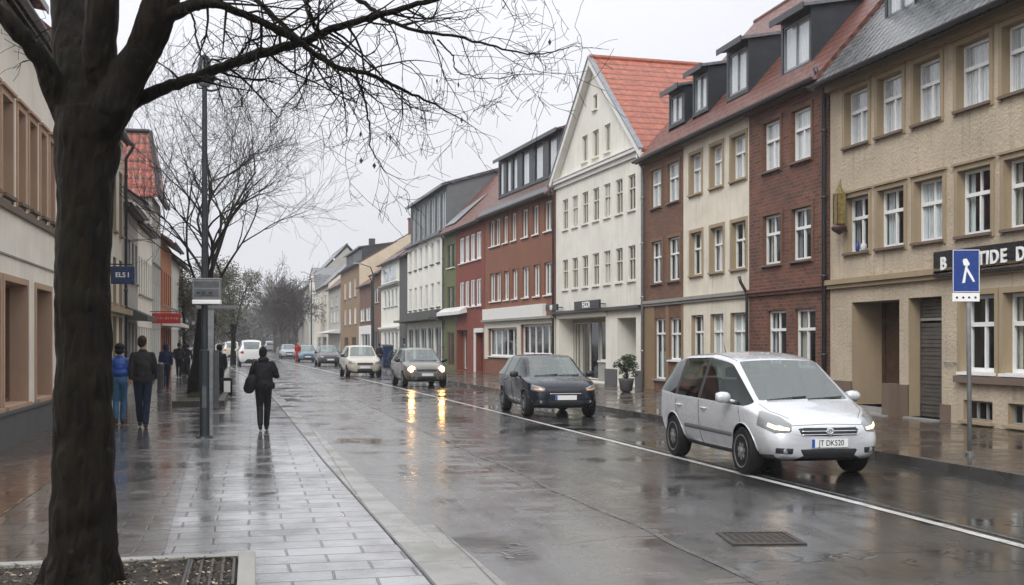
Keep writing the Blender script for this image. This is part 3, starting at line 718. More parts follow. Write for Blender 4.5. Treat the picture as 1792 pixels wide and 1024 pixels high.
# --- dark brick house
h = House('dark red brick house with white windows beside the beige building', 1311, 14.3, 1451, 14.3)
h.row([(1336, 1366), (1386, 1420)], (1402, 190, 281), style='tee', rv=.16, sur='brick_brown', sill='plinth_brown', cur='net', ft=.06, gl='upper_glass')
h.row([(1336, 1367), (1386, 1421)], (1403, 363, 455), style='cross', rv=.16, sur='brick_brown', sill='plinth_brown', cur='side', ft=.06)
h.row([(1343, 1376), (1391, 1427)], (1410, 540, 645), style='cross', rv=.16, sill='plinth_brown', cur='side', ft=.06, tr=.66)
ze2 = h.z(1375, 176)+.15; ze2 = 8.75
h.wall([M['brick_dark'], M['brick_brown'], I_], ze=ze2, D=9, ridge=ze2+5)
h.roof(M['tiles_red'], ze2+.1, ze2+5.2, D=9, over=.35)
b = MB(); b.box(0, h.U, -.22, .01, ze2-.3, ze2-.05); h.part('cornice', b, M['plinth_brown'])
h.band(h.z(1380, 508), .20, .14, 'brick_dark'); b = MB(); b.box(0, h.U, -.06, .01, 0, .75); h.part('plinth', b, M['brick_dark'])
h.downpipe(h.U-.08, ze2, r=.065); h.downpipe(.06, 3.7)
sl = 5.1/4.5
u0, u1 = h.u(1370, .3), h.u(1416, .3)
h.dormer(u0-.12, u1+.12, h.z(1390, 128, .3), h.z(1390, 28, .3), [(u0, u1)], ze2+.1, sl, y=.3, cheekmat='cladding', rmat='zinc')

# --- cream house
h = House('cream rendered house with three windows to a floor between the two brick houses', 1196, 14.3, 1311, 14.3)
h.row([(1208, 1228), (1244, 1265), (1280, 1306)], (1293, 237, 314), style='tee', rv=.2, sur='stone_tan', sill='stone_tan', cur='net', gl='upper_glass')
h.row([(1209, 1229), (1244, 1266), (1281, 1306)], (1293, 388, 470), style='cross', rv=.2, sur='stone_tan', sill='stone_tan')
h.row([(1210, 1231), (1243, 1266), (1278, 1305)], (1293, 547, 632), style='cross', rv=.2, sill='stone_grey')
h.wall([M['plaster_cream'], M['stone_tan'], I_], ze=ze2, D=9, ridge=ze2+5)
h.roof(M['tiles_red'], ze2+.1, ze2+5.2, D=9, over=.35)
b = MB(); b.box(0, h.U, -.2, .01, ze2-.3, ze2-.05); h.part('cornice', b, M['stone_grey'])
h.band(h.z(1250, 521), .2, .13, 'stone_grey'); b = MB(); b.box(0, h.U, -.05, .01, 0, .6); h.part('plinth', b, M['stone_grey'])
for a, c, t_, q_ in ((1212, 1238, 128, 200), (1272, 1308, 84, 170)):
    u0, u1 = h.u(a+3, .3), h.u(c-2, .3)
    h.dormer(u0-.15, u1+.15, h.z((a+c)/2, q_, .3), h.z((a+c)/2, t_-4, .3), [(u0, u1)], ze2+.1, sl, y=.3, rmat='zinc')

# --- narrow brown house
h = House('narrow brown brick house two windows wide next to the white gabled house', 1127, 14.3, 1196, 14.3)
h.row([(1140, 1158), (1169, 1189)], (1179, 284, 353), style='tee', rv=.14, sur='plaster_brown', sill='plinth_brown', cur='net')
h.row([(1141, 1159), (1170, 1190)], (1179, 415, 491), style='cross', rv=.14, sur='plaster_brown', sill='plinth_brown')
h.row([(1172, 1192)], (1182, 556, 630), style='cross', rv=.14, sill='white_frame')
zt = h.z(1156, 557); h.win(h.u(1146), h.u(1166), .5, zt, style='cross', rv=.14, sill='stone_grey', tr=.75, cur='half', name='door_window')
h.wall([M['brick_brown'], M['plaster_brown'], I_], ze=ze2, D=9, ridge=ze2+5)
h.roof(M['tiles_red'], ze2+.1, ze2+5.2, D=9, over=.35)
zl = h.z(1160, 530)
h.band(zl, .2, .13, 'stone_grey')
b = MB(); hu = [(0, h.u(1146)-.002), (h.u(1166)+.002, h.u(1172)-.06), (h.u(1192)+.06, h.U)]
for a, c in hu: b = MB(); b.box(a, c, -.03, .01, .0, zl-.12); h.part('ground_floor_facing', b, M['plaster_ochre'])
b = MB(); b.box(0, h.U, -.2, .01, ze2-.35, ze2-.05); h.part('cornice', b, M['plaster_ochre'])
h.downpipe(.1, ze2, 'galvanised', r=.06)
u0, u1 = h.u(1173, .3), h.u(1193, .3)
h.dormer(u0-.15, u1+.25, h.z(1180, 222, .3), h.z(1180, 160, .3), [(u0, u1)], ze2+.1, sl, y=.3, rmat='zinc')

# --- white gabled house
h = House('white rendered house with a tall street gable and an orange tiled roof', 973, 13.7, 1126, 14.3)
h.even(7, 981, 1117, (1105, 306, 368), .56, style='cross', rv=.12, sill='plaster_white', ft=.04, sd=.08, fr='cream_frame')
h.even(7, 981, 1117, (1105, 430, 491), .56, style='cross', rv=.12, sill='plaster_white', ft=.04, sd=.08, fr='cream_frame')
z1, z0 = h.z(1042, 228), h.z(1042, 275)
for a, c in ((1018.5, 1028), (1037, 1047.5), (1058, 1068)): h.win(h.u(a), h.u(c), z0, z1, style='two', rv=.14, sill='plaster_white', ft=.04, fr='cream_frame', cur='side')
h.win(h.u(1038), h.u(1045), h.z(1041, 192), h.z(1041, 166), style='single', rv=.12, sill='plaster_white', ft=.04, fr='cream_frame', cur='none')
ze3 = 9.15; zpk = h.z(1040, 112)+.1; um = h.U/2
sg0, sg1, sz0, sz1 = h.u(978), h.u(1060), .16, h.z(1020, 556)
h.holes.append((sg0, sg1, sz0, sz1, 1.0, 1.5))
g0, g1, gz1 = h.u(1080), h.u(1113), h.z(1096, 556); h.holes.append((g0, g1, .14, gz1, 1.1, .3))
h.wall([M['plaster_white'], M['plaster_white'], I_], outline=[(0, -.1), (h.U, -.1), (h.U, ze3), (um, zpk), (0, ze3)], ze=ze3, D=10.5)
# roof: ridge runs away from the street
b = MB(); s_ = (zpk-ze3)/um
for sg in (-1, 1):
    ux = um+sg*(um+.35); a = [(um, -.22, zpk+.02), (ux, -.22, ze3-.35*s_+.02), (ux, 10.5, ze3-.35*s_+.02), (um, 10.5, zpk+.02)]
    b.prism(a if sg < 0 else a[::-1], (0, 0, .14))
ro = h.part('roof', b, M['tiles_orange'])
b = MB(); b.tube([(um, y, zpk+.15) for y in (-.25, 10.5)], .12, 8); h.part('ridge', b, M['tiles_orange'], ro)
b = MB()
for sg in (-1, 1):
    ux = um+sg*(um+.36); b.prism([(um, -.30, zpk-.2), (ux, -.30, ze3-.36*s_-.2), (ux, -.30, ze3-.36*s_+.16), (um, -.30, zpk+.16)], (0, .075, 0))
for sg in (-1, 1):
    ux = um+sg*(um+.355); b.prism([(um, -.222, zpk-.195), (ux, -.222, ze3-.355*s_-.195), (ux, -.222, ze3-.355*s_+.012), (um, -.222, zpk+.012)], (0, .215, 0))
h.part('verge_board', b, M['fascia_white'], ro)
b = MB()
for sg in (-1, 1):
    ux = um+sg*(um+.36); b.prism([(um, -.34, zpk+.12), (ux, -.34, ze3-.36*s_+.12), (ux, -.34, ze3-.36*s_+.2), (um, -.34, zpk+.2)], (0, .2, 0))
h.part('verge_capping', b, M['zinc'], ro)
b = MB(); b.box(-.1, h.U+.1, -.22, .01, ze3-.12, ze3+.02); b.box(-.1, h.U+.1, -.26, .01, ze3+.021, ze3+.06); b.box(0, h.U, -.1, .01, ze3-.3, ze3-.122); h.part('cornice', b, M['fascia_white'])
zl = h.z(1050, 543); b = MB(); b.box(0, h.U, -.22, .01, zl-.04, zl+.08); h.part('ledge', b, M['gutter_dark'])
b = MB(); b.box(h.u(976), h.u(1063), -.04, .01, sz1+.01, zl-.05); h.part('shop_fascia', b, M['cream_frame'])
# shopfront set back in the recess
u1, u2 = h.u(1026), h.u(1056)
fz = h.z(1040, 632)
b = MB(); b.box(sg0+.02, sg1-.02, .68, .82, sz1-.16, sz1-.005); b.box(u1-.15, sg1-.01, .62, .9, .17, fz-.04); b.box(sg0+.02, sg0+.2, .7, .85, .17, sz1-.161); b.box(sg0+1.0, sg0+1.15, .7, .85, .17, sz1-.161); b.box(u1-.32, u1-.15, .66, .8, .17, sz1-.161)
sf = h.part('shopfront', b, M['stone_grey'])
for a, c, zz in ((sg0+.2, sg0+1.0, .2), (sg0+1.15, u1-.32, .2), (u1-.12, sg1-.1, fz)):
    h.win(a, c, zz, sz1-.17, style='two', rv=.1, y0=.66, hole=False, parent=sf, sill='white_frame' if zz > .5 else None, cur='none', name='shop_window', fr='cream_frame')
for a, c in ((0, sg0), (sg1, g0), (g1, h.U)): b = MB(); b.box(a, c, -.05, .01, 0, .75); h.part('plinth', b, M['plinth_grey'])
b = MB(); b.box(g0+.01, g1-.01, .95, 1.02, .15, gz1-.01)
for i in range(3):
    for j in range(2): b.box(g0+.12+j*(g1-g0)/2, g0-.06+(j+1)*(g1-g0)/2-.02, .93, .949, .35+i*1.0, 1.2+i*1.0)
dd = h.part('door', b, M['door_green']); b = MB(); b.tube([(g0+(g1-g0)/2+.08, .9, 1.1), (g0+(g1-g0)/2+.08, .9, 1.35)], .018, 6); h.part('handle', b, M['galvanised'], dd)
def sign_board(px0, px1, ptop, pbot, txt, ts, hh=None, rows=1):
    hh = hh or h; a, c = hh.u(px0, -.3), hh.u(px1, -.3); z1, z0 = hh.z((px0+px1)/2, ptop, -.3), hh.z((px0+px1)/2, pbot, -.3)
    b = MB(); b.box(a, c, -.34, -.26, z0, z1)
    for x in (a+.15, c-.15): b.box(x-.02, x+.02, -.26, 0.0, (z0+z1)/2-.02, (z0+z1)/2+.02)
    o = hh.part('shop_sign', b, M['sign_black'], bevel=.01)
    text_mesh(txt, ts, .008, M['sign_white'], 'letter', o, ((a+c)/2, -.35, (z0+z1)/2-.01), (R(90), 0, 0), bold=.012)
sign_board(1006, 1050, 526, 541, 'F:CCA', .34)
h4 = h

# --- brown-red rendered house with a long attic storey
h = House('brown red rendered building with a black glazed attic storey and a white shop fascia', 849, 12.75, 972, 13.68)
tr_ = [(857, 866), (867.5, 876), (881, 889), (895.5, 904), (914, 924.5), (933, 943), (953, 966)]
h.row(tr_, (960, 351, 404), style='two', rv=.14, sur='plaster_redbrown', sill='fascia_white', ft=.06, cur='side')
tr_ = [(858, 867), (868.5, 877), (882.5, 891), (897, 906), (915, 926), (934.5, 945), (953, 966)]
h.row(tr_, (960, 459, 516), style='two', rv=.14, sur='plaster_redbrown', sill='fascia_white', ft=.06, cur='side')
z1, z0 = h.z(880, 574), h.z(880, 624)
h.win(h.u(855), h.u(906), z0, z1, style='n5', rv=.2, sill='fascia_white', cur='one', ft=.08, name='shop_window')
h.win(h.u(912), h.u(969), h.z(940, 622), h.z(940, 567), style='n5', rv=.2, sill='fascia_white', cur='none', ft=.10, name='shop_window')
ze5 = (h.z(848, 376)+h.z(972, 326))/2
h.wall([M['plaster_redbrown'], M['plaster_redbrown'], I_], ze=ze5, D=9, ridge=ze5+4.6)
h.roof(M['tiles_brown'], ze5+.1, ze5+4.9, D=9, over=.45, gut=False); h.gutter(ze5-.35, -.45, 'gutter_dark')
b = MB(); b.box(0, h.U, -.35, .01, ze5-.14, ze5+.04); h.part('cornice', b, M['zinc'])
wa = [(874, 881), (886, 894), (897, 905), (914, 926), (936, 950), (960, 974)]; yy = .35
za, zb_ = h.z(960, 308, yy), h.z(960, 244, yy)
ws = [(h.u(a, yy), h.u(c, yy)) for a, c in wa]; ws[-1] = (ws[-1][0], min(ws[-1][1], h.U-.15))
h.dormer(ws[0][0]-.2, h.U-.02, za-.1, zb_+.2, ws, ze5+.1, 4.8/4.5, y=yy, rise=.3, ends=.0, over=.3, style='single', win_frame='pole_dark')
zf0, zf1 = h.z(900, 557), h.z(900, 537)
b = MB(); b.box(h.u(850), h.u(956), -.2, .01, zf0, zf1); h.part('shop_fascia', b, M['fascia_white'])
b = MB(); b.box(.0, h.U, -.26, .01, zf0-.12, zf0-.003); h.part('ledge', b, M['stone_grey'])
b = MB(); z0c = h.z(880, 574)
for a, c in ((0, h.u(855)), (h.u(906), h.u(912)), (h.u(969), h.U)): b.box(a, c, -.05, .01, .9, zf0-.125)
b.box(h.u(855), h.u(906), -.05, .01, z1+.005, zf0-.125); b.box(h.u(912), h.u(969), -.05, .01, h.z(940, 567)+.005, zf0-.125); h.part('shop_pilaster', b, M['cream_frame'])
sign_board(956, 976, 533, 544, 'MI', .3)
h.downpipe(h.U-.05, ze5, r=.05)

# --- red house + green house
h = House('bright red house with grouped white windows and a doorway at its right end', 798, 12.35, 848, 12.72)
tr_ = [(804, 812), (813.5, 821), (823, 831), (833, 842)]
h.row(tr_, (838, 405, 453), style='two', rv=.12, sill='fascia_white', ft=.09, cur='net')
h.row(tr_, (838, 487, 535), style='two', rv=.12, sill='fascia_white', ft=.09, cur='side')
ze6 = (h.z(800, 398)+h.z(847, 378))/2
h.holes.append((h.u(833), h.u(845), .14, h.z(839, 582), .4, .3)); h.holes.append((h.u(799.5), h.u(817), .14, h.z(808, 578), .5, 1.))
h.wall([M['plaster_red'], M['plaster_red'], I_], ze=ze6, D=9, ridge=ze6+4.6)
h.roof(M['tiles_red'], ze6+.1, ze6+4.8, D=9, over=.4)
b = MB(); a, c, zz = h.u(833), h.u(845), h.z(839, 582); b.box(a+.02, c-.02, .33, .39, .15, zz); dd = h.part('door', b, M['wood_dark'])
b = MB(); b.box(a-.25, a-.001, -.08, .01, .1, zz+.25); b.box(a, c+.2, -.08, .01, zz+.003, zz+.25); h.part('door_surround', b, M['fascia_white'], dd)
b = MB(); b.prism([(h.u(799), -.02, 4.0-.4), (h.u(799), -.02, 4.0), (h.u(799), -.5, 3.7), (h.u(799), -.5, 3.5)], (h.u(818)-h.u(799), 0, 0)); h.part('awning', b, M['fascia_white'])
a, c = h.u(799.5), h.u(817); sf = None
b = MB(); b.box(a+.02, a+.5, .36, .45, .15, 3.2); b.box(c-.5, c-.02, .36, .45, .15, 3.2); b.box(a+.5, c-.5, .36, .45, 3.3, 3.45); b.box(a+.02, c-.02, .36, .45, 3.2, 3.3); sf = h.part('shopfront', b, M['brown_frame'])
h.win(a+.5, c-.5, .2, 3.3, style='two', rv=.1, y0=.35, hole=False, parent=sf, sill=None, cur='side', name='shop_window', fr='cream_frame')

h = House('narrow olive green house between the red house and the white building', 777, 12.1, 798, 12.34)
h.row([(783, 790), (790.6, 796)], (788, 428, 469), style='single', rv=.12, fr='green_frame', sill='fascia_white', cur='none')
h.row([(783, 790), (790.6, 796)], (788, 502, 545), style='single', rv=.12, fr='green_frame', sill='fascia_white', cur='none')
h.row([(783, 795)], (788, 582, 640), style='n3', rv=.12, fr='brown_frame', sill=None, cur='side', name='shop_window')
h.wall([M['plaster_green'], M['plaster_green'], I_], ze=ze6, D=9, ridge=ze6+4.6)
h.roof(M['tiles_red'], ze6+.1, ze6+4.8, D=9, over=.4)
b = MB(); b.prism([(0, -.02, 3.6), (0, -.02, 4.0), (0, -.5, 3.7), (0, -.5, 3.5)], (h.U, 0, 0)); h.part('awning', b, M['fascia_white'])
h.downpipe(.1, ze6)
# metal flashing lying over the eaves
b = MB(); b.prism([(.2, .0, ze6+.32), (h.U-.3, .0, ze6+.32), (h.U+1.6, 1.6, ze6+2.0), (.9, .9, ze6+1.26)], (0, -.02, .03)); h.part('flashing', b, M['galvanised'])

# --- white building with grey attic storey
h = House('white building with a tall grey metal clad attic storey above a dark shopfront', 713, 11.55, 776, 12.08, cat='building', name='apartment_building')
h.even(6, 714, 773, (765, 421, 460), .5, style='two', rv=.14, sill='plaster_darkgrey', ft=.05)
h.even(6, 714, 773, (765, 494, 537), .5, style='two', rv=.14, sill='plaster_darkgrey', ft=.05)
h.even(5, 714, 774, (765, 573, 640), .8, style='two', rv=.15, sill=None, ft=.09, fr='grey_frame', cur='net_grey', name='shop_window')
ze7 = (h.z(713, 438)+h.z(772, 407))/2
h.wall([M['plaster_white'], M['plaster_white'], I_], ze=ze7, D=10)
yy = .25; za, zb_ = ze7+.25, h.z(755, 345, yy)
b = MB(); b.box(-.1, h.U+.1, -.3, .2, ze7-.05, ze7+.12); h.part('cornice', b, M['gutter_dark'])
b = MB(); zt = zb_+.15; yb = .25
us = []; n = 7; s_ = (h.U-.5)/n
wn = [(.25+s_*(i+.14), .25+s_*(i+.86)) for i in range(n)]
brk = sorted([0, h.U]+[x for w_ in wn for x in w_]); zz = [ze7+.0, ze7+.4, zt-.3, zt]
for i in range(len(brk)-1):
    for j in range(3):
        if j == 1 and any(w_[0] < (brk[i]+brk[i+1])/2 < w_[1] for w_ in wn): continue
        b.poly([(brk[i], yb, zz[j]), (brk[i+1], yb, zz[j]), (brk[i+1], yb, zz[j+1]), (brk[i], yb, zz[j+1])])
b.poly([(0, yb+.35, zz[1]), (h.U, yb+.35, zz[1]), (h.U, yb+.35, zz[2]), (0, yb+.35, zz[2])], 1)
for uu in (0, h.U): b.poly([(uu, yb, ze7), (uu, 10, ze7), (uu, 10, zt+.2), (uu, 5.2, zt+1.5), (uu, yb, zt)], 2)
at = h.part('attic_storey', b, [M['cladding'], M['interior'], M['cladding_grey']])
for a, c in wn: h.win(a, c, zz[1], zz[2], style='two', fr='grey_frame', rv=.1, y0=yb, hole=False, parent=at, sill=None, cur='net', gl='attic_glass')
b = MB(); b.prism([(-.15, -.15, zt-.1), (-.15, 5.2, zt+1.5), (-.15, 10.2, zt+.15), (-.15, 10.2, zt+.3), (-.15, 5.2, zt+1.68), (-.15, -.15, zt+.08)][::-1], (h.U+.3, 0, 0)); h.part('roof', b, M['slate'])
zf = h.z(740, 560); b = MB(); b.box(-.4, h.U, -.5, .01, zf-.15, zf+.55); b.box(-.4, h.U, -1.0, -.502, zf-.1, zf+.05); h.part('canopy', b, M['plaster_darkgrey'])
h7 = h

# --- dark grey + small white house
h = House('narrow charcoal grey strip house between two white fronts', 699, 11.45, 712.6, 11.54)
h.row([(702, 709)], (705, 590, 640), style='single', rv=.12, fr='grey_frame', sill=None, cur='none', name='shop_window')
z8 = h.z(705, 450); h.wall([M['plaster_darkgrey'], M['plaster_darkgrey'], I_], ze=z8, D=9, ridge=z8+3)
h.roof(M['tiles_brown'], z8+.1, z8+3.2, D=9, over=.3)
h = House('small white house with one wide attic window under a brown roof', 667, 11.1, 698.8, 11.44)
h.even(4, 671, 697, (684, 507, 537), .7, style='single', rv=.12, sill='stone_grey', cur='side')
h.even(4, 671, 697, (684, 581, 625), .7, style='single', rv=.12, sill=None, cur='side', name='shop_window')
h.win(h.u(670), h.u(693), h.z(682, 494), h.z(682, 466), style='two', rv=.1, fr='white_frame', sill='fascia_white', cur='net')
z8 = h.z(684, 458); h.wall([M['plaster_white'], M['fascia_white'], I_], ze=z8, D=9, ridge=z8+3)
h.roof(M['tiles_brown'], z8+.1, z8+3.4, D=9, over=.3)
h.band(h.z(684, 500), .3, .3, 'stone_grey'); h.band(h.z(684, 575), .25, .3, 'fascia_white')
# --- brick narrow + white low house with red roof
h = House('narrow old brick house with a worn facade left of the small white house', 652, 10.9, 666.8, 11.09)
h.row([(655, 663)], (659, 505, 530), style='two', rv=.12, sill='stone_grey'); h.row([(655, 663)], (659, 580, 625), style='two', rv=.12, fr='grey_frame', sill=None)
z9 = h.z(659, 480); h.wall([M['brick_brown'], M['brick_brown'], I_], ze=z9, D=9, ridge=z9+3)
h.roof(M['tiles_red'], z9+.1, z9+3.2, D=9, over=.3); h.downpipe(.1, z9)
h = House('low house with a white ground floor, brick above and a broad red roof', 629, 10.55, 651.8, 10.89)
h.even(2, 630, 650, (640, 540, 562), .7, style='two', rv=.12, sill='stone_grey', cur='net'); h.row([(632, 648)], (640, 585, 622), style='n3', rv=.12, sill=None, name='shop_window')
z9 = h.z(640, 500); h.wall([M['brick_brown'], M['fascia_white'], I_], ze=z9, D=9, ridge=z9+2.6)
h.roof(M['tiles_red'], z9+.1, z9+3.2, D=9, over=.3)
b = MB(); zz = h.z(640, 570); b.box(0, h.u(632)-.01, -.06, .01, 0, zz); b.box(h.u(648)+.01, h.U, -.06, .01, 0, zz); b.box(h.u(632)-.01, h.u(648)+.01, -.06, .01, h.z(640, 585)+.01, zz); h.part('ground_floor_facing', b, M['fascia_white'])
# --- tall ochre gable + orange house
h = House('tall house with a bare yellow side gable and a red roof rising over its neighbours', 596, 10.05, 628.8, 10.54)
h.even(3, 600, 626, (612, 492, 522), .45, style='two', rv=.12, sill='stone_grey'); h.even(3, 600, 626, (612, 540, 568), .45, style='two', rv=.12, sill='stone_grey')
h.even(2, 600, 626, (612, 590, 622), .6, style='two', rv=.12, fr='brown_frame', sill=None, name='shop_window')
z10 = h.z(612, 470); D_ = 17
zr = at_depth(719, 380, 0).z
# depth of the ridge seen at px 719
kk = h.k(629, 0); sp_ = 0
yr = 8.0
P = h.P1+h.n*yr; kP = P.x*SN+P.y*CS; zr = HC+(600-382)/FPX*kP
h.wall([M['plaster_ochre'], M['plaster_orange'], I_], ze=z10, D=2*yr, ridge=zr, side_mat=M['plaster_yellow'])
h.roof(M['tiles_red'], z10+.05, zr+.05, D=2*yr, over=.3, yr=yr)
sl_ = (zr-z10)/yr
h.dormer(h.u(606, .3), h.U-.5, h.z(612, 484, .3), h.z(618, 447, .3)+.3, [(h.u(608, .3)+.6*i, h.u(608, .3)+.6*i+.45) for i in range(0, 14, 2)][:5], z10+.05, sl_, y=.3, rise=.15)
b = MB(); b.box(3, 4, yr-.6, yr+.4, zr-1, zr+1.4); b.box(2.9, 4.1, yr-.7, yr+.5, zr+1.402, zr+1.55); h.part('chimney', b, M['brick_dark'])
b = MB(); b.box(h.U-4, h.U-3.2, yr-2, yr-1.2, zr-2, zr+.6); h.part('chimney', b, M['brick_dark'])
h = House('plain grey rendered house beneath the dormered roof, far along the right side', 575, 9.6, 595.8, 10.04)
h.even(3, 577, 594, (585, 545, 565), .5, style='two', rv=.12, sill='stone_grey'); h.even(2, 577, 594, (585, 520, 537), .45, style='two', rv=.12, sill='stone_grey')
z11 = h.z(585, 503); h.wall([M['plaster_grey'], M['plaster_grey'], I_], ze=z11, D=10, ridge=z11+4)
h.roof(M['tiles_brown'], z11+.05, z11+4.6, D=10, over=.3)
b = MB(); b.box(h.U-2.6, h.U-2, 3.6, 4.3, z11+2, z11+5.6); h.part('chimney', b, M['cladding'])
b = MB(); zz = h.z(585, 580); b.prism([(0, -.02, zz-.3), (0, -.02, zz+.2), (0, -1.4, zz-.1), (0, -1.4, zz-.25)], (h.U, 0, 0)); h.part('awning', b, M['curtain_white'])
h = House('pale house with two window rows and a grey roof, far along the right side', 553, 9.1, 574.8, 9.59)
h.even(3, 554, 573, (563, 548, 562), .5, style='two', rv=.12, sill='stone_grey'); h.even(3, 554, 573, (563, 520, 536), .5, style='two', rv=.12, sill='stone_grey')
h.even(2, 554, 573, (563, 590, 612), .7, style='two', rv=.12, fr='grey_frame', sill=None, name='shop_window')
z12 = h.z(563, 503); h.wall([M['plaster_cream'], M['plaster_cream'], I_], ze=z12, D=10, ridge=z12+4)
h.roof(M['slate'], z12+.05, z12+4.6, D=10, over=.3)
h = House('white rounded-gable house beyond the pale house, far along the right side', 540, 8.7, 552.8, 9.09)
h.even(2, 541, 552, (546, 545, 560), .5, style='two', rv=.12, sill='stone_grey'); h.even(2, 541, 552, (546, 520, 534), .5, style='two', rv=.12, sill='stone_grey')
z13 = h.z(546, 513); zp = h.z(546, 470); U_ = h.U
h.wall([M['plaster_white'], M['plaster_white'], I_], outline=[(0, -.1), (U_, -.1), (U_, z13), (U_*.8, z13+(zp-z13)*.65), (U_*.5, zp), (U_*.2, z13+(zp-z13)*.65), (0, z13)], ze=z13, D=10)
b = MB()
for pr in ([(0, z13), (U_*.2, z13+(zp-z13)*.65), (U_*.5, zp)], [(U_*.5, zp), (U_*.8, z13+(zp-z13)*.65), (U_, z13)]):
    for (a, za), (c, zc) in zip(pr, pr[1:]): b.prism([(a, -.1, za), (c, -.1, zc), (c, 10, zc), (a, 10, za)], (0, 0, .12))
h.part('roof', b, M['slate'])
h = House('dark roofed grey house closing the far right end of the street', 522, 8.1, 539.8, 8.69)
h.even(4, 523, 539, (531, 548, 560), .5, style='two', rv=.12, sill='stone_grey'); h.even(4, 523, 539, (531, 524, 536), .5, style='two', rv=.12, sill='stone_grey')
z14 = h.z(531, 505); h.wall([M['plaster_grey'], M['plaster_grey'], I_], ze=z14, D=12, ridge=z14+6)
h.roof(M['slate'], z14+.05, z14+6.5, D=12, over=.3)

# ===== left side
XLW = -4.05
def LH(label, pl, pr, x0=XLW, x1=XLW, **kw): return House(label, pl, x0, pr, x1, **kw)
h = LH('cream building with salmon shop pillars at the left edge behind the big tree', -75, 100, cat='building', name='apartment_building')
# windows seen edge-on, in a stone framed band
z1, z0 = h.z(52, 188), h.z(52, 318)
z1, z0 = 5.95, 4.3
spn = [(-60, -40), (-28, -8), (2, 20), (30, 42), (50, 62), (70, 79), (86, 93)]
for a, c in spn: h.win(h.u(a), h.u(c), z0, z1, style='two', rv=.28, sur='stone_salmon', sill='plinth_brown', cur='side', head=True)
z0 = .75; z1 = 2.75
for a, c in ((-60, -30), (-22, -2), (6, 46), (62, 88)): h.win(h.u(a), h.u(c), .72, 2.85, style='two', rv=.35, sur='stone_salmon', sill='stone_salmon', cur='none', name='shop_window', fr='brown_frame')
zeL = 7.6
h.wall([M['plaster_ivory'], M['stone_salmon'], I_], ze=zeL, D=9, ridge=zeL+4)
h.roof(M['tiles_red'], zeL+.1, zeL+4.3, D=9, over=.25)
b = MB(); b.box(0, h.U, -.06, .01, 4.05, 4.16); h.part('ledge', b, M['plinth_brown'])
b = MB(); x = 0
while x < h.U-.1: b.box(x+.006, min(x+1.15, h.U)-.006, -.10, .01, 0, .60); x += 1.15
b.box(0, h.U, -.13, .01, .602, .66); h.part('plinth', b, M['plinth_grey'])
b = MB(); b.box(0, h.U, -.03, .01, 3.28, 3.31); h.part('string_course', b, M['stone_grey'])
for a in (-20, 40): h.dormer(h.u(a, 1.0), h.u(a, 1.0)+1.4, zeL+.9, zeL+2.2, [(h.u(a, 1.0)+.2, h.u(a, 1.0)+1.2)], zeL+.1, 4.2/4.5, y=1.0, rmat='tiles_red', mat='plaster_brown')
hl1 = h
h = LH('tan house with pale pilasters directly behind the big tree trunk', 100.3, 216)
z1, z0 = 6.9, 4.6
h.even(7, 104, 214, (160, 100, 200), .5, style='two', rv=.3, sur='plaster_cream', sill='stone_tan', cur='side') if False else None
us_ = h.U/8
for i in range(8): h.win(us_*(i+.25), us_*(i+.75), 5.2, 7.2, style='two', rv=.25, sill='stone_tan', cur='side'); h.win(us_*(i+.25), us_*(i+.75), 2.9+.1, 4.4, style='two', rv=.25, sill='stone_tan', cur='side'); h.win(us_*(i+.2), us_*(i+.8), .5, 2.6, style='two', rv=.2, sill=None, fr='cream_frame', cur='net_grey', name='shop_window')
h.wall([M['plaster_cream'], M['stone_tan'], I_], ze=8.2, D=9, ridge=12)
h.roof(M['tiles_red'], 8.3, 12, D=9, over=.15); h.downpipe(h.U-.2, 8.2)
b = MB(); b.box(0, h.U, -.3, .01, 2.68, 2.85); h.part('ledge', b, M['stone_tan'])
h = LH('low grey shop house with a dark sloping canopy on the left beyond the tree', 216.3, 241)
us_ = h.U/4
for i in range(4): h.win(us_*(i+.25), us_*(i+.75), 3.9, 5.3, style='two', rv=.2, sill='stone_grey'); h.win(us_*(i+.15), us_*(i+.85), .5, 2.5, style='two', rv=.15, sill=None, cur='net', name='shop_window')
h.wall([M['plaster_grey'], M['stone_grey'], I_], ze=6.2, D=8)
h.roof(M['tiles_brown'], 6.25, 6.5, D=8, over=.25)
b = MB(); b.prism([(.3, -.75, 6.3), (h.U-.3, -.75, 6.3), (h.U-.3, .9, 7.5), (.3, .9, 7.5)], (0, 0, .09)); h.part('canopy', b, M['sign_black'])
b = MB()
for x in (.5, h.U-.6): b.box(x, x+.1, .6, .7, 6.4, 7.32)
h.part('canopy_post', b, M['gutter_dark'])
b = MB(); b.prism([(.5, -.02, 2.6), (.5, -.02, 3.0), (.5, -.7, 2.7), (.5, -.7, 2.55)], (h.U-1, 0, 0)); h.part('awning', b, M['plaster_darkgrey'])
h = LH('low white house with a striped shopfront further along on the left', 241.3, 266)
us_ = h.U/6
for i in range(6): h.win(us_*(i+.25), us_*(i+.75), 3.6, 5.0, style='two', rv=.2, sill='stone_grey'); h.win(us_*(i+.15), us_*(i+.85), .4, 2.4, style='two', rv=.15, sill=None, cur='net', name='shop_window')
h.wall([M['plaster_ivory'], M['plaster_white'], I_], ze=6.1, D=8)
h.roof(M['tiles_brown'], 6.15, 6.4, D=8, over=.2)
h = LH('taller house whose steep red tiled roof end rises over the low white house', 266.3, 281)
us_ = h.U/4
for i in range(4): h.win(us_*(i+.25), us_*(i+.75), 5.2, 6.8, style='two', rv=.2, sill='stone_grey'); h.win(us_*(i+.25), us_*(i+.75), 2.9, 4.4, style='two', rv=.2, sill='stone_grey'); h.win(us_*(i+.15), us_*(i+.85), .4, 2.4, style='two', rv=.15, sill=None, cur='net', name='shop_window')
h.wall([M['plaster_grey'], M['plaster_white'], I_], ze=8.0, D=8)
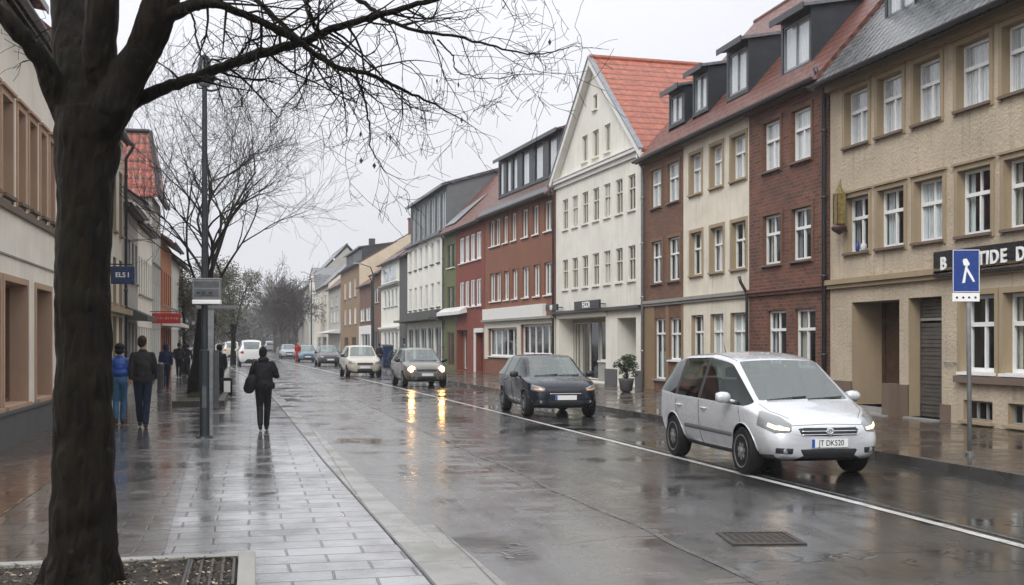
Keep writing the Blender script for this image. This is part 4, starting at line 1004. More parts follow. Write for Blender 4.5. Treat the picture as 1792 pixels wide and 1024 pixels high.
zt = 10.7; b = MB()
b.prism([(-.15, -.3, 7.9), (-.15, 8.3, 7.9), (.55, 7.6, zt), (.55, .15, zt)], (.12, 0, 0))                      # hipped end facing down the street
b.prism([(-.1, -.32, 7.9), (.62, .17, zt), (h.U, .17, zt), (h.U+.1, -.32, 7.9)], (0, .12, 0)); b.box(.6, h.U, .2, 7.5, zt-.1, zt+.03)
ro = h.part('roof', b, M['tiles_red_bright'])
b = MB(); b.tube([(-.16, -.34, 7.9), (.56, .12, zt+.05)], .09, 8); b.tube([(.55, .15, zt+.05), (.55, 7.6, zt+.05)], .09, 8); h.part('ridge', b, M['gutter_dark'], ro)
h.gutter(7.85, -.3)
h = LH('orange and red painted house on the left above the red sign', 281.3, 300)
us_ = h.U/5
for i in range(5): h.win(us_*(i+.3), us_*(i+.7), 3.6, 5.2, style='two', rv=.15, sill='stone_grey'); h.win(us_*(i+.2), us_*(i+.8), .4, 2.5, style='two', rv=.15, sill=None, name='shop_window')
h.wall([M['plaster_orange'], M['plaster_red'], I_], ze=6.6, D=8, ridge=9.2)
h.roof(M['tiles_red'], 6.7, 9.3, D=8, over=.5)
b = MB(); b.prism([(.5, -.02, 2.6), (.5, -.02, 3.0), (.5, -.9, 2.7), (.5, -.9, 2.55)], (h.U-1, 0, 0)); h.part('awning', b, M['fascia_white'])
h = LH('far pale house at the left end of the row, partly behind bare branches', 300.3, 321)
us_ = h.U/6
for i in range(6): h.win(us_*(i+.3), us_*(i+.7), 3.6, 5.2, style='two', rv=.15, sill='stone_grey'); h.win(us_*(i+.2), us_*(i+.8), .4, 2.5, style='two', rv=.15, sill=None, name='shop_window')
h.wall([M['plaster_white'], M['plaster_white'], I_], ze=6.2, D=8, ridge=9)
h.roof(M['tiles_brown'], 6.3, 9, D=8, over=.3)
# ---------------------------------------------------------------- cars
def paint(name, c, rough=.28, metal=.0, coat=.8):
    m, t, p = nodes(name); v = coords(t, 'Object')
    dirt = rng(t, tnoise(t, v, 2.5, 6, .65), .45, .75, 0, 1)
    sp = t.nodes.new('ShaderNodeSeparateXYZ'); t.links.new(v, sp.inputs[0])
    low = rng(t, sp.outputs[2], .25, .70, .45, .0)                       # road grime low on the body
    col = mixc(t, math_(t, 'MULTIPLY', low, math_(t, 'ADD', dirt, .25)), c, tuple(min(.09, x*.6+.012) for x in c))
    gb = t.nodes.new('ShaderNodeNewGeometry'); col = mixc(t, gb.outputs['Backfacing'], col, (.018, .018, .018))
    setc(t, p.inputs['Base Color'], col); setc(t, p.inputs['Roughness'], rng(t, math_(t, 'MAXIMUM', dirt, low), 0, 1, rough, rough+.22))
    p.inputs['Metallic'].default_value = metal; p.inputs['Specular IOR Level'].default_value = .25; setc(t, p.inputs['Coat Weight'], rng(t, gb.outputs['Backfacing'], 0, 1, coat, 0)); p.inputs['Coat Roughness'].default_value = .05
    vo = t.nodes.new('ShaderNodeTexVoronoi'); vo.inputs['Scale'].default_value = 70; t.links.new(v, vo.inputs['Vector'])   # rain beads
    bump(t, p, rng(t, vo.outputs['Distance'], 0, .22, 1, 0), .08, .002); return m
def carpane(name, tint, f0, rough=.03):
    m = bpy.data.materials.new(name); m.use_nodes = True; t = m.node_tree; t.nodes.clear(); MAT[name] = m
    o = t.nodes.new('ShaderNodeOutputMaterial'); mxs = t.nodes.new('ShaderNodeMixShader'); g = t.nodes.new('ShaderNodeBsdfGlossy'); tr = t.nodes.new('ShaderNodeBsdfTransparent')
    g.inputs['Roughness'].default_value = rough; tr.inputs['Color'].default_value = (*tint, 1); g.inputs['Color'].default_value = (.9, .96, .94, 1)
    t.links.new(schlick(t, f0), mxs.inputs[0]); t.links.new(tr.outputs[0], mxs.inputs[1]); t.links.new(g.outputs[0], mxs.inputs[2]); t.links.new(mxs.outputs[0], o.inputs[0])
def carglass():
    m, t, p = nodes('car_glass'); v = coords(t, 'Object')
    vo = t.nodes.new('ShaderNodeTexVoronoi'); vo.inputs['Scale'].default_value = 45; t.links.new(v, vo.inputs['Vector'])
    p.inputs['Base Color'].default_value = (.012, .016, .015, 1); p.inputs['Roughness'].default_value = .06; p.inputs['IOR'].default_value = 1.75
    bump(t, p, rng(t, vo.outputs['Distance'], 0, .25, 1, 0), .12, .002); return m
carpane('car_glass', (.24, .28, .27), .035)
def screenglass():
    m, t, p = nodes('screen_glass'); v = coords(t, 'Object')
    mist = rng(t, tnoise(t, v, .9, 2, .5), .40, .60, 0, 1)
    setc(t, p.inputs['Base Color'], mixc(t, mist, (.06, .075, .072), (.17, .19, .185))); setc(t, p.inputs['Roughness'], rng(t, mist, 0, 1, .08, .3)); p.inputs['IOR'].default_value = 1.8
    return m
carpane('screen_glass', (.60, .72, .68), .17, .03)
paint('paint_silver_white', (.58, .59, .61), .24, .3); paint('paint_navy', (.006, .009, .020), .2, coat=.5); paint('paint_taupe', (.17, .155, .135), .3, .3)
paint('paint_cream', (.50, .46, .38), .3, .2); paint('paint_brown', (.055, .04, .045), .3, .2); paint('paint_blue', (.10, .17, .24), .3, .2); paint('paint_grey', (.30, .33, .35), .3, .3)
paint('paint_white', (.66, .66, .65)) if 'paint_white_car' in M else None
pw = paint('paint_white_van', (.66, .66, .64)); paint('paint_red', (.30, .02, .02))
plain('rubber', (.010, .010, .010), .7, var=.3, scale=20, bstr=.2, spec=.2); plain('car_black', (.015, .015, .016), .4); plain('car_trim', (.10, .10, .105), .5)
plain('arch_liner', (.004, .004, .004), .9, spec=.05); plain('rim', (.30, .31, .32), .35, metal=.7, var=.3, scale=12); plain('chrome', (.75, .76, .78), .12, metal=1, var=.05)
plain('plate_white', (.74, .74, .72), .4, var=.05); plain('plate_blue', (.01, .07, .35), .4, var=.05)
def lampglass(name, c, em, s):
    m, t, p = nodes(name); p.inputs['Base Color'].default_value = (*c, 1); p.inputs['Roughness'].default_value = .1; p.inputs['Coat Weight'].default_value = 1
    if s: p.inputs['Emission Color'].default_value = (*em, 1); p.inputs['Emission Strength'].default_value = s
    return m
lampglass('headlight_clear', (.20, .21, .21), (0, 0, 0), 0); lampglass('headlight_dark', (.05, .05, .055), (0, 0, 0), 0)
lampglass('indicator_amber', (.45, .16, .03), (1, .45, .12), .5)
lampglass('beam_strong', (1, .8, .5), (1, .50, .15), 60); lampglass('beam_weak', (1, .85, .65), (1, .60, .27), 5); lampglass('beam_mid', (1, .9, .7), (1, .68, .36), 5)
lampglass('tail_red', (.35, .01, .01), (0, 0, 0), 0)

SHAPES = {
 'mpv': dict(L=4.35, W=.89, wheels=(1.36, -1.28), wr=.325, st=[
  (-2.06,.46,.50,.66,.60,.64,.84,.56,.93,.40,.95),(-2.02,.30,.70,.80,.60,.78,.93,.64,1.06,.50,1.08),(-1.90,.23,.77,.865,.62,.85,1.03,.64,1.36,.55,1.43),
  (-1.68,.22,.79,.88,.62,.87,1.02,.65,1.48,.58,1.555),(-1.18,.21,.80,.89,.62,.88,.985,.675,1.565,.61,1.65),(-1.10,.21,.80,.89,.62,.88,.983,.675,1.57,.61,1.655),
  (-.22,.20,.80,.89,.62,.88,.965,.67,1.59,.61,1.685),(-.14,.20,.80,.89,.62,.88,.963,.67,1.59,.61,1.685),(.40,.20,.80,.89,.62,.88,.95,.66,1.54,.60,1.625),
  (.60,.20,.80,.89,.62,.88,.945,.65,1.50,.59,1.575),(1.48,.20,.80,.885,.62,.855,.925,.73,.985,.68,1.02),(1.58,.20,.80,.88,.62,.85,.90,.72,.955,.66,.99),
  (1.85,.22,.79,.865,.60,.80,.83,.64,.875,.56,.90),(2.04,.24,.74,.80,.56,.70,.755,.56,.79,.46,.81),(2.15,.27,.64,.68,.50,.58,.67,.46,.70,.36,.715),(2.19,.32,.50,.54,.48,.46,.60,.36,.63,.26,.64)],
  ws=(9, 10), rw=(1, 3), side=(2, 10), pil=[4, 6]),
 'hatch': dict(L=4.1, W=.86, wheels=(1.28, -1.24), wr=.315, st=[
  (-2.04,.46,.50,.64,.60,.62,.82,.52,.90,.38,.92),(-1.99,.30,.68,.78,.60,.76,.90,.62,.99,.50,1.01),(-1.84,.23,.75,.84,.62,.83,.965,.62,1.20,.54,1.26),
  (-1.52,.21,.77,.855,.62,.845,.96,.61,1.37,.54,1.43),(-1.02,.20,.78,.86,.62,.85,.94,.61,1.405,.55,1.475),(-.94,.20,.78,.86,.62,.85,.938,.61,1.41,.55,1.48),
  (-.12,.20,.78,.86,.62,.85,.925,.61,1.41,.55,1.485),(-.04,.20,.78,.86,.62,.85,.923,.61,1.41,.55,1.485),(.22,.20,.78,.86,.62,.85,.915,.60,1.39,.54,1.46),
  (.36,.20,.78,.86,.62,.85,.91,.59,1.36,.53,1.42),(1.10,.20,.78,.855,.62,.83,.90,.70,.945,.65,.975),(1.20,.20,.78,.85,.62,.825,.89,.69,.93,.64,.965),
  (1.65,.22,.77,.83,.60,.79,.83,.62,.87,.54,.895),(1.88,.24,.72,.78,.56,.70,.77,.54,.80,.45,.82),(2.0,.27,.62,.66,.50,.58,.67,.46,.70,.36,.715),(2.04,.32,.50,.54,.48,.46,.60,.36,.63,.26,.64)],
  ws=(9, 10), rw=(1, 3), side=(2, 10), pil=[4, 6]),
}
def bez(a, b, u): return a+(b-a)*u
def make_car(name, shape, paintm, pos, heading, label, cat='car', detail=2, lamps='headlight_clear', beam=None, plate=None, side_strip=False, zs=1.0, group=None, ws=1.0, liner=True, grille='bars', amber=True):
    S = SHAPES[shape]; st = S['st']; root = empty(name, pos, heading, label, cat, group)
    mats = [M[paintm], M['car_glass'], M['car_black'], M['screen_glass'], M['arch_liner']]
    V = []; F = []; MI = []
    for (x, zb, wb, w_s, z_s, wB, zB, wR, zR, wT, zT) in st:
        half = [(0, zb), (wb*.8, zb), (wb, zb+.06), (w_s, z_s), (wB+.006, zB-.06), (wB, zB), (wR, zR), (wT, zR+(zT-zR)*.55), (0, zT)]
        q = lambda z: .2+(z-.2)*zs
        ring = [(x, y*ws, q(z)) for y, z in half]+[(x, -y*ws, q(z)) for y, z in half[-2:0:-1]]
        V += ring
    n = 16
    for i in range(len(st)-1):
        for j in range(n):
            jj = (j+1) % n; mi = 0
            seg = j if j < 8 else 15-j          # mirrored segment index
            if seg == 5 and S['side'][0] <= i < S['side'][1]: mi = 2 if i in S['pil'] else 1
            if seg == 7 and S['ws'][0] <= i < S['ws'][1]: mi = 3
            if seg == 7 and S['rw'][0] <= i < S['rw'][1]: mi = 3
            if seg in (0,): mi = 2
            if seg == 1 and 1 < i < len(st)-3: mi = 2
            F.append([i*n+j, i*n+jj, (i+1)*n+jj, (i+1)*n+j]); MI.append(mi)
    F.append(list(range(n))[::-1]); MI.append(0); F.append([(len(st)-1)*n+j for j in range(n)]); MI.append(0)
    me = bpy.data.meshes.new('cage'); me.from_pydata(V, [], [f[::-1] for f in F])
    for x in mats: me.materials.append(x)
    me.polygons.foreach_set('material_index', MI)
    cg = bpy.data.objects.new('cage', me); COL.objects.link(cg)
    # keep window borders and the bonnet shut line crisp
    cr_ = me.attributes.new('crease_edge', 'FLOAT', 'EDGE'); mi_e = {}
    for p in me.polygons:
        for ek in p.edge_keys: mi_e.setdefault(ek, set()).add(p.material_index)
    for e in me.edges:
        s_ = mi_e.get(tuple(sorted(e.vertices)), set()); zz_ = min(V[e.vertices[0]][2], V[e.vertices[1]][2]); cr_.data[e.index].value = .93 if len(s_) > 1 and (s_ & {1, 3} or zz_ > .85) else 0
    cv_ = me.attributes.new('crease_vert', 'FLOAT', 'POINT')
    for i_ in S['ws']+S['rw']:
        for j_ in (6, 7, 9, 10): cv_.data[i_*16+j_].value = .75
    for i_ in (S['side'][0],):
        for j_ in (5, 6, 10, 11): cv_.data[i_*16+j_].value = .35
    ss = cg.modifiers.new('s', 'SUBSURF'); ss.boundary_smooth = 'ALL'; ss.levels = 3 if detail > 1 else 2; ss.render_levels = ss.levels
    wr = S['wr']; cut = MB()
    for wx in S['wheels']:
        for sg in (1, -1):
            cut.lathe([(wr+.055, sg*.56), (wr+.055, sg*1.1)], (wx, 0, wr), 32, axis='y')
    co = cut.obj('cut', [M['arch_liner']], uv=False)
    bm_ = __import__('bmesh').new(); bm_.from_mesh(co.data); __import__('bmesh').ops.recalc_face_normals(bm_, faces=bm_.faces); bm_.to_mesh(co.data); bm_.free()
    bm_ = __import__('bmesh').new(); bm_.from_mesh(me); __import__('bmesh').ops.recalc_face_normals(bm_, faces=bm_.faces); bm_.to_mesh(me); bm_.free()
    bo = cg.modifiers.new('b', 'BOOLEAN'); bo.object = co; bo.operation = 'DIFFERENCE'; bo.solver = 'EXACT'; bo.material_mode = 'TRANSFER'
    dg = bpy.context.evaluated_depsgraph_get(); ev = bpy.data.meshes.new_from_object(cg.evaluated_get(dg))
    bvh = BVHTree.FromPolygons([v.co for v in ev.vertices], [list(p.vertices) for p in ev.polygons])
    names = [m_.name if m_ else '' for m_ in ev.materials]
    bpy.data.objects.remove(cg); bpy.data.objects.remove(co)
    # split glass from body, one object per connected pane
    groups = {}; par = {}
    def find(a):
        while par.setdefault(a, a) != a: par[a] = par[par[a]]; a = par[a]
        return a
    for p in ev.polygons:
        nm = names[p.material_index]
        if nm in ('car_glass', 'screen_glass'):
            vs = [(nm, v) for v in p.vertices]
            for v in vs[1:]: par[find(v)] = find(vs[0])
    for p in ev.polygons:
        nm = names[p.material_index]; key = find((nm, p.vertices[0])) if nm in ('car_glass', 'screen_glass') else 'body'
        groups.setdefault(key, []).append(p)
    body = None
    for key, ps in sorted(groups.items(), key=lambda kv: kv[0] != 'body'):
        idx = {}; vs = []; fs = []; ms = []
        for p in ps:
            f = []
            for v in p.vertices:
                if v not in idx: idx[v] = len(vs); vs.append(tuple(ev.vertices[v].co))
                f.append(idx[v])
            fs.append(f); ms.append(p.material_index)
        m_ = bpy.data.meshes.new('m'); m_.from_pydata(vs, [], fs)
        if key == 'body': nm = 'body'
        elif key[0] == 'car_glass': nm = 'side_window'
        else: nm = 'windscreen' if sum(v[0] for v in vs)/len(vs) > 0 else 'rear_window'
        used_ = sorted(set(ms)); mp_ = {a: i for i, a in enumerate(used_)}
        for a in used_: m_.materials.append(M[names[a]])
        m_.polygons.foreach_set('material_index', [mp_[a] for a in ms]); m_.polygons.foreach_set('use_smooth', [True]*len(fs))
        m_.name = nm; o = link(bpy.data.objects.new(nm, m_), root)
        if nm == 'body': body = o; o.data.set_sharp_from_angle(angle=R(50))
    def hit(p, d):
        d = Vector(d).normalized(); p = Vector(p); r = bvh.ray_cast(p-d*3, d)
        return (r[0], r[1]) if r[0] else (None, None)
    def patch(nm, top, bot, d, mat, off=.006, nu=10, nv=5, parent=None, depth=.0, rim=True):
        """lay a shell on the body between two polylines of (x,y,z) guesses, projected along d"""
        def samp(pl, u):
            s_ = u*(len(pl)-1); i = min(int(s_), len(pl)-2); return Vector(pl[i]).lerp(Vector(pl[i+1]), s_-i)
        g_ = []; b = MB()
        for i in range(nu+1):
            for j in range(nv+1):
                p = samp(top, i/nu).lerp(samp(bot, i/nu), j/nv); hp, hn = hit(p, d)
                if hp is None: hp, hn = p, -Vector(d).normalized()
                edge = 0 if 0 < i < nu and 0 < j < nv else 1
                g_.append(hp+hn*(off if not edge else -.004))
        for i in range(nu):
            for j in range(nv):
                a = i*(nv+1)+j; b.f.append([a, a+1, a+nv+2, a+nv+1]); b.m.append(0)
        b.v = [tuple(p) for p in g_]
        o = b.obj(nm, mat, parent or root, smooth=True, uv=False); return o
    def seam(pts, d, r=.0055, mat='car_black', nm='door_seam', n=14, off=0.0, parent=None):
        P = []
        for (a, c) in zip(pts, pts[1:]):
            for i in range(n):
                p = Vector(a).lerp(Vector(c), i/n); hp, hn = hit(p, d)
                if hp is not None: P.append(hp+hn*off)
        hp, hn = hit(pts[-1], d)
        if hp is not None: P.append(hp+hn*off)
        if len(P) > 1:
            b = MB(); b.tube(P, r, 5); return b.obj(nm, M[mat], parent or body, smooth=True, uv=False, fix=True)
    X = S['L']/2; qz = lambda z: .2+(z-.2)*zs
    # wheels
    for wx in S['wheels']:
        for sg in (1, -1):
            yo = sg*(S['W']*ws-.115); b = MB()
            b.lathe([(wr*.62, -.10), (wr*.93, -.105), (wr, -.075), (wr, .075), (wr*.93, .105), (wr*.62, .10)], (wx, yo, wr), 36, axis='y')
            wh = b.obj('wheel', M['rubber'], root, smooth=True, uv=False); wh.data.set_sharp_from_angle(angle=R(40))
            b = MB(); f = yo+sg*.075
            b.lathe([(wr*.70, -.02), (wr*.70, sg*.035), (wr*.65, sg*.03), (wr*.63, -.03), (.02, -.035)] if sg > 0 else [(.02, .035), (wr*.63, .03), (wr*.65, -.03), (wr*.70, -.035), (wr*.70, .02)], (wx, f, wr), 30, axis='y')
            for k_ in range(7):
                a = 2*math.pi*k_/7+.2; ca, sa_ = math.cos(a), math.sin(a); ta = Vector((-sa_, 0, ca))
                p0 = Vector((wx+ca*.04, f+sg*.03, wr+sa_*.04)); p1 = Vector((wx+ca*wr*.62, f+sg*.02, wr+sa_*wr*.62))
                b.prism([p0-ta*.035, p1-ta*.022, p1+ta*.022, p0+ta*.035], (0, -sg*.03, 0))
            b.lathe([(.05, 0), (.05, sg*.035), (.03, sg*.045)], (wx, f, wr), 14, axis='y')
            b.obj('rim', M['rim'], wh, uv=False)
    # cabin seen through the glass
    if detail > 1:
        hz_ = .12 if shape == 'mpv' else 0
        b = MB(); xd = 1.22 if shape == 'mpv' else .86; b.prism([(xd, -.66, qz(.62)), (xd, .66, qz(.62)), (xd, .66, qz(.93)), (xd, -.66, qz(.93))], (-.42, 0, .0)); b.obj('dashboard', M['car_black'], root, uv=False, bevel=.05)
        b = MB(); xs = xd-.50; ring = [(xs-.06*math.sin(a), -.36+.18*math.cos(a), qz(.90)+hz_*.3+.17*math.sin(a)) for a in [R(20*i) for i in range(19)]]; b.tube(ring, .016, 6)
        b.tube([(xs+.15, -.36, qz(.80)), (xs, -.36, qz(.90)+hz_*.3)], .03, 6); b.tube([(xs, -.53, qz(.91)+hz_*.3), (xs, -.19, qz(.91)+hz_*.3)], .018, 6); b.obj('steering_wheel', M['car_black'], root, uv=False, smooth=True)
        for x0 in (xd-1.25, xd-2.15):
            for sg in (1, -1):
                b = MB(); y0 = sg*.36; b.prism([(x0, y0-.23, .45), (x0, y0+.23, .45), (x0-.16, y0+.20, qz(1.12)+hz_), (x0-.16, y0-.20, qz(1.12)+hz_)], (.13, 0, .02)); b.box(x0, x0+.5, y0-.23, y0+.23, .42, .56)
                b.box(x0-.13, x0-.03, y0-.12, y0+.12, qz(1.16)+hz_, qz(1.32)+hz_); b.obj('car_seat', M['car_trim'], root, uv=False, bevel=.04)
        b = MB(); b.box(xd-.62, xd-.59, -.11, .11, qz(1.33)+hz_*.9, qz(1.39)+hz_*.9); b.obj('rear_mirror', M['car_black'], root, uv=False)
    # headlights
    mk = shape
    zl = qz(.70); dx = 1.0
    for sg in (1, -1):
        hm = M[lamps]
        d = (-1, -sg*.55, 0)
        if mk == 'mpv': top = [(2.0, sg*.43, qz(.73)), (1.95, sg*.58, qz(.835)), (1.70, sg*.79, qz(.92))]; bot = [(2.0, sg*.42, qz(.625)), (1.95, sg*.66, qz(.60)), (1.74, sg*.84, qz(.70))]
        else: top = [(1.9, sg*.44, qz(.70)), (1.85, sg*.60, qz(.755)), (1.66, sg*.76, qz(.80))]; bot = [(1.9, sg*.44, qz(.63)), (1.85, sg*.62, qz(.62)), (1.68, sg*.79, qz(.66))]
        hl = patch('headlight', top, bot, d, hm, .012, 12, 6)
        if amber:
            ctr = [Vector(bot[0]).lerp(Vector(top[0]), .15), Vector(bot[1]).lerp(Vector(top[1]), .2), Vector(bot[2]).lerp(Vector(top[2]), .2)]
            mid = [Vector(a).lerp(Vector(c), .5) for a, c in zip(bot, top)]
            patch('lamp_bowl', mid[:2]+[mid[1].lerp(mid[2], .5)], ctr[:2]+[ctr[1].lerp(ctr[2], .5)], d, M[beam or 'indicator_amber'], .018, 8, 4, parent=hl)
        if beam in ('beam_strong', 'beam_mid'):
            c_ = Vector(bot[1]).lerp(Vector(top[1]), .5); hp, hn = hit(c_, (-1, 0, 0))
            if hp is not None:
                b = MB(); b.lathe([(.115, -.02), (.115, .008), (.06, .03), (.005, .035)], tuple(hp+Vector((.01, 0, 0))), 16, axis='x')
                b.obj('lamp', M[beam], hl, smooth=True, uv=False)
        if detail > 1:
            c_ = (2.0, sg*.60, qz(.385)); hp, hn = hit(c_, (-1, 0, 0))
            if hp is not None:
                patch('fog_recess', [(2, sg*.49, qz(.43)), (2, sg*.73, qz(.44))], [(2, sg*.50, qz(.33)), (2, sg*.72, qz(.34))], (-1, 0, 0), M['car_black'], .006, 8, 4)
                b = MB(); b.lathe([(.036, -.02), (.036, .007), (.02, .010)], tuple(hp), 14, axis='x'); b.obj('fog_lamp', M['headlight_clear'], root, smooth=True, uv=False)
    # grille, intake, plate
    f = (-1, 0, 0); g0, g1 = qz(.575), qz(.70)
    gr = patch('grille', [(2, -.46, g1-.01), (2, 0, g1+.01), (2, .46, g1-.01)], [(2, -.40, g0), (2, 0, g0-.015), (2, .40, g0)], f, M['car_black'], .008, 16, 4)
    if grille == 'bars':
        for i in range(3):
            z = g0+.022+(g1-g0-.04)*i/2; seam([(2, -.39, z), (2, 0, z), (2, .39, z)], f, .008, 'chrome', 'grille_bar', 10, .012, parent=gr)
        hp, hn = hit((2, 0, (g0+g1)/2), f); b = MB()
        b.lathe([(.055, .0), (.055, .02), (.035, .024), (.034, .012), (.0, .010)], tuple(hp+Vector((.012, 0, 0))), 20, axis='x'); b.box(hp.x+.024, hp.x+.032, -.008, .008, hp.z-.034, hp.z+.034)
        b.obj('emblem', M['chrome'], gr, smooth=False, uv=False)
    else:
        seam([(2, -.40, g0), (2, 0, g0), (2, .40, g0)], f, .010, 'chrome', 'grille_bar', 10, .010, parent=gr)
    patch('air_intake', [(2, -.44, qz(.42)), (2, 0, qz(.43)), (2, .44, qz(.42))], [(2, -.38, qz(.30)), (2, 0, qz(.29)), (2, .38, qz(.30))], f, M['car_black'], .005, 16, 4)
    hp, hn = hit((2, 0, qz(.48)), f)
    b = MB(); pz = qz(.485); b.box(hp.x+.004, hp.x+.016, -.26, .26, pz-.055, pz+.055)
    pl = b.obj('number_plate', M['plate_white'], root, uv=False)
    if detail > 1:
        b = MB(); b.box(hp.x+.0165, hp.x+.019, -.258, -.215, pz-.053, pz+.053); b.obj('plate_band', M['plate_blue'], pl, uv=False)
        if plate: text_mesh(plate, .105, .001, M['sign_black'], 'plate_lettering', pl, (hp.x+.0185, .02, pz), (R(90), 0, R(90)), sx=.85)
    # mirrors, handles, seams
    for sg in (1, -1):
        mx_, mz = (1.02, qz(1.02)) if mk == 'mpv' else (.72, qz(.98))
        hp, hn = hit((mx_, sg*.8, mz-.02), (0, -sg, 0)); y0 = abs(hp.y) if hp is not None else .8*ws
        b = MB(); b.tube([(mx_+.02, sg*(y0-.03), mz-.05), (mx_, sg*(y0+.10), mz-.01)], [.03, .02], 6)
        b.lathe([(.02, -.105), (.075, -.09), (.095, -.03), (.09, .05), (.06, .09), (.015, .10)], (0, 0, 0), 14, axis='y')
        nv = len(b.v); k0 = nv-14*6
        for i in range(k0, nv):
            x, y, z = b.v[i]; b.v[i] = (mx_+x*.75-.01, sg*(y0+.16)+y*1.05, mz+.02+z*.85)
        mo = b.obj('door_mirror', M[paintm] if mk == 'mpv' else M['car_black'], root, smooth=True, uv=False, fix=True)
        b = MB(); b.box(mx_-.088, mx_-.080, sg*(y0+.16)-.085, sg*(y0+.16)+.085, mz-.03, mz+.075); b.obj('mirror_glass', M['chrome'], mo, uv=False)
        dd = (0, -sg, 0)
        if detail > 1:
            ys = sg*.9
            A, B_, C_ = (1.32, -.18, -1.14) if mk == 'mpv' else (1.0, -.08, -.98)
            zb_, zt_ = qz(.30), qz(.93)
            seam([(A-.10, ys, qz(.92)), (A, ys, qz(.7)), (A-.02, ys, qz(.42)), (A-.10, ys, zb_)], dd)
            seam([(B_, ys, zt_+.03), (B_, ys, qz(.6)), (B_-.02, ys, zb_)], dd)
            seam([(C_+.02, ys, zt_), (C_-.02, ys, qz(.80)), (C_+.18, ys, qz(.58)), (C_+.25, ys, zb_)], dd)
            seam([(A-.10, ys, zb_), (C_+.25, ys, zb_)], dd)
            for hx in (B_+.22, C_+.16):
                hp, hn = hit((hx, ys, qz(.84)), dd); b = MB()
                b.tube([hp+Vector((-.09, 0, 0)), hp+Vector((-.07, sg*.03, .004)), hp+Vector((.07, sg*.03, .004)), hp+Vector((.09, 0, 0))], .014, 6); b.obj('door_handle', M[paintm], root, smooth=True, uv=False, fix=True)
            if side_strip:
                patch('side_strip', [(A-.14, ys, qz(.555)), (C_+.30, ys, qz(.58))], [(A-.14, ys, qz(.485)), (C_+.30, ys, qz(.50))], dd, M['car_trim'], .014, 24, 3)
            # wheel arch lips
            for wx in S['wheels']:
                pts = [(wx+(wr+.06)*math.cos(a), ys, wr+(wr+.06)*math.sin(a)) for a in [R(t_) for t_ in range(5, 176, 10)]]
                seam(pts, dd, .010, paintm, 'arch_lip', 2, .002)
    if detail > 1:
        # bonnet shut line and wipers
        xc = 1.50 if mk == 'mpv' else 1.14; zc = qz(1.2)
        up = (0, 0, -1)
        for sg in (1, -1):
            xn = 2.02 if mk == 'mpv' else 1.88
            seam([(xc+.04, sg*.70, zc), (xc+.3, sg*.66, zc), (xn, sg*.50, zc)], up, .0035, 'car_black', 'bonnet_seam', 12)
        seam([(2, -.50, qz(.715)), (2, 0, qz(.73)), (2, .50, qz(.715))], f, .004, 'car_black', 'bonnet_seam', 10)
        for y0, y1 in ((-.55, .05), (.05, .58)):
            seam([(xc-.02, y0, zc), (xc-.05, (y0+y1)/2, zc), (xc-.08, y1, zc)], up, .009, 'car_black', 'wiper', 8, .012)
        for sg in (1, -1): seam([(xc-.95 if mk == 'mpv' else .3, sg*.58, zc+.6), (-1.6 if mk == 'mpv' else -1.4, sg*.56, zc+.6)], up, .006, 'car_black', 'roof_channel', 12, .0)
        b = MB(); b.tube([(-1.2, 0, qz(1.6) if mk == 'mpv' else qz(1.44)), (-1.32, 0, qz(1.80) if mk == 'mpv' else qz(1.62))], [.008, .003], 5); b.obj('aerial', M['car_black'], root, uv=False)
    for sg in (1, -1):
        b = MB(); xr = -X+.12; b.prism([(xr-.10, sg*.66*ws, qz(.80)), (xr+.06, sg*.80*ws, qz(.80)), (xr+.12, sg*.78*ws, qz(1.02)), (xr-.02, sg*.64*ws, qz(1.02))], (0, 0, .005)); 
        patch('tail_light', [(-X+.1, sg*.60, qz(1.0)), (-X+.2, sg*.84, qz(1.0))], [(-X+.05, sg*.60, qz(.80)), (-X+.2, sg*.86, qz(.82))], (1, -sg*.6, 0), M['tail_red'], .01, 6, 5)
    return root

STREET = R(-90)                      # cars face the camera (-Y)
def car_at(px, py, X0=None):
    return ground(px, py, 0.0)
def headed(y):                        # local road direction
    dx = (lerp_line(WL, y-6)-lerp_line(WL, y+6))/12
    return math.atan2(-1, dx)
# front-centre pixel of each car's contact line -> car centre
def place(px, py, L_, turn=0):
    p = ground(px, py); hd = headed(p.y)+turn
    return (p.x-math.cos(hd)*L_*.33, p.y-math.sin(hd)*L_*.33, .0), hd
c, hd = place(1405, 829, 4.35, R(-1.5))
make_car('people_carrier', 'mpv', 'paint_silver_white', c, hd, 'silver white people carrier with dark side trim, the nearest car on the road', detail=2, lamps='headlight_clear', beam='beam_weak', plate='JT DK520', side_strip=True)
c, hd = place(978, 729, 4.1, R(-2))
make_car('hatchback', 'hatch', 'paint_navy', c, hd, 'dark navy hatchback driving behind the silver white people carrier', detail=2, lamps='headlight_clear', beam='indicator_amber', zs=1.03, grille='bar', plate='', ws=1.03)
c, hd = place(742, 677, 4.1, R(0))
make_car('hatchback', 'hatch', 'paint_taupe', c, hd, 'taupe car with both headlights glowing orange on the wet road', detail=2, lamps='headlight_clear', beam='beam_strong', zs=1.1, grille='bar', ws=1.05)
c, hd = place(636, 660, 4.1, R(0))
make_car('hatchback', 'hatch', 'paint_cream', c, hd, 'pale beige car with unlit lamps following the car with glowing headlights', detail=1, zs=1.16, grille='bar', amber=False, ws=1.08)
c, hd = place(577, 641, 4.1, R(0))
make_car('saloon_car', 'hatch', 'paint_brown', c, hd, 'dark brown car with a pale windscreen behind the beige car', detail=1, zs=1.1, grille='bar', amber=False, ws=1.05)
c, hd = place(538, 634, 4.1, R(0))
make_car('saloon_car', 'hatch', 'paint_blue', c, hd, 'steel blue car in the far queue beside a person in red', detail=1, zs=1.1, grille='bar', amber=False, ws=1.05)
c, hd = place(506, 628, 4.1, R(0))
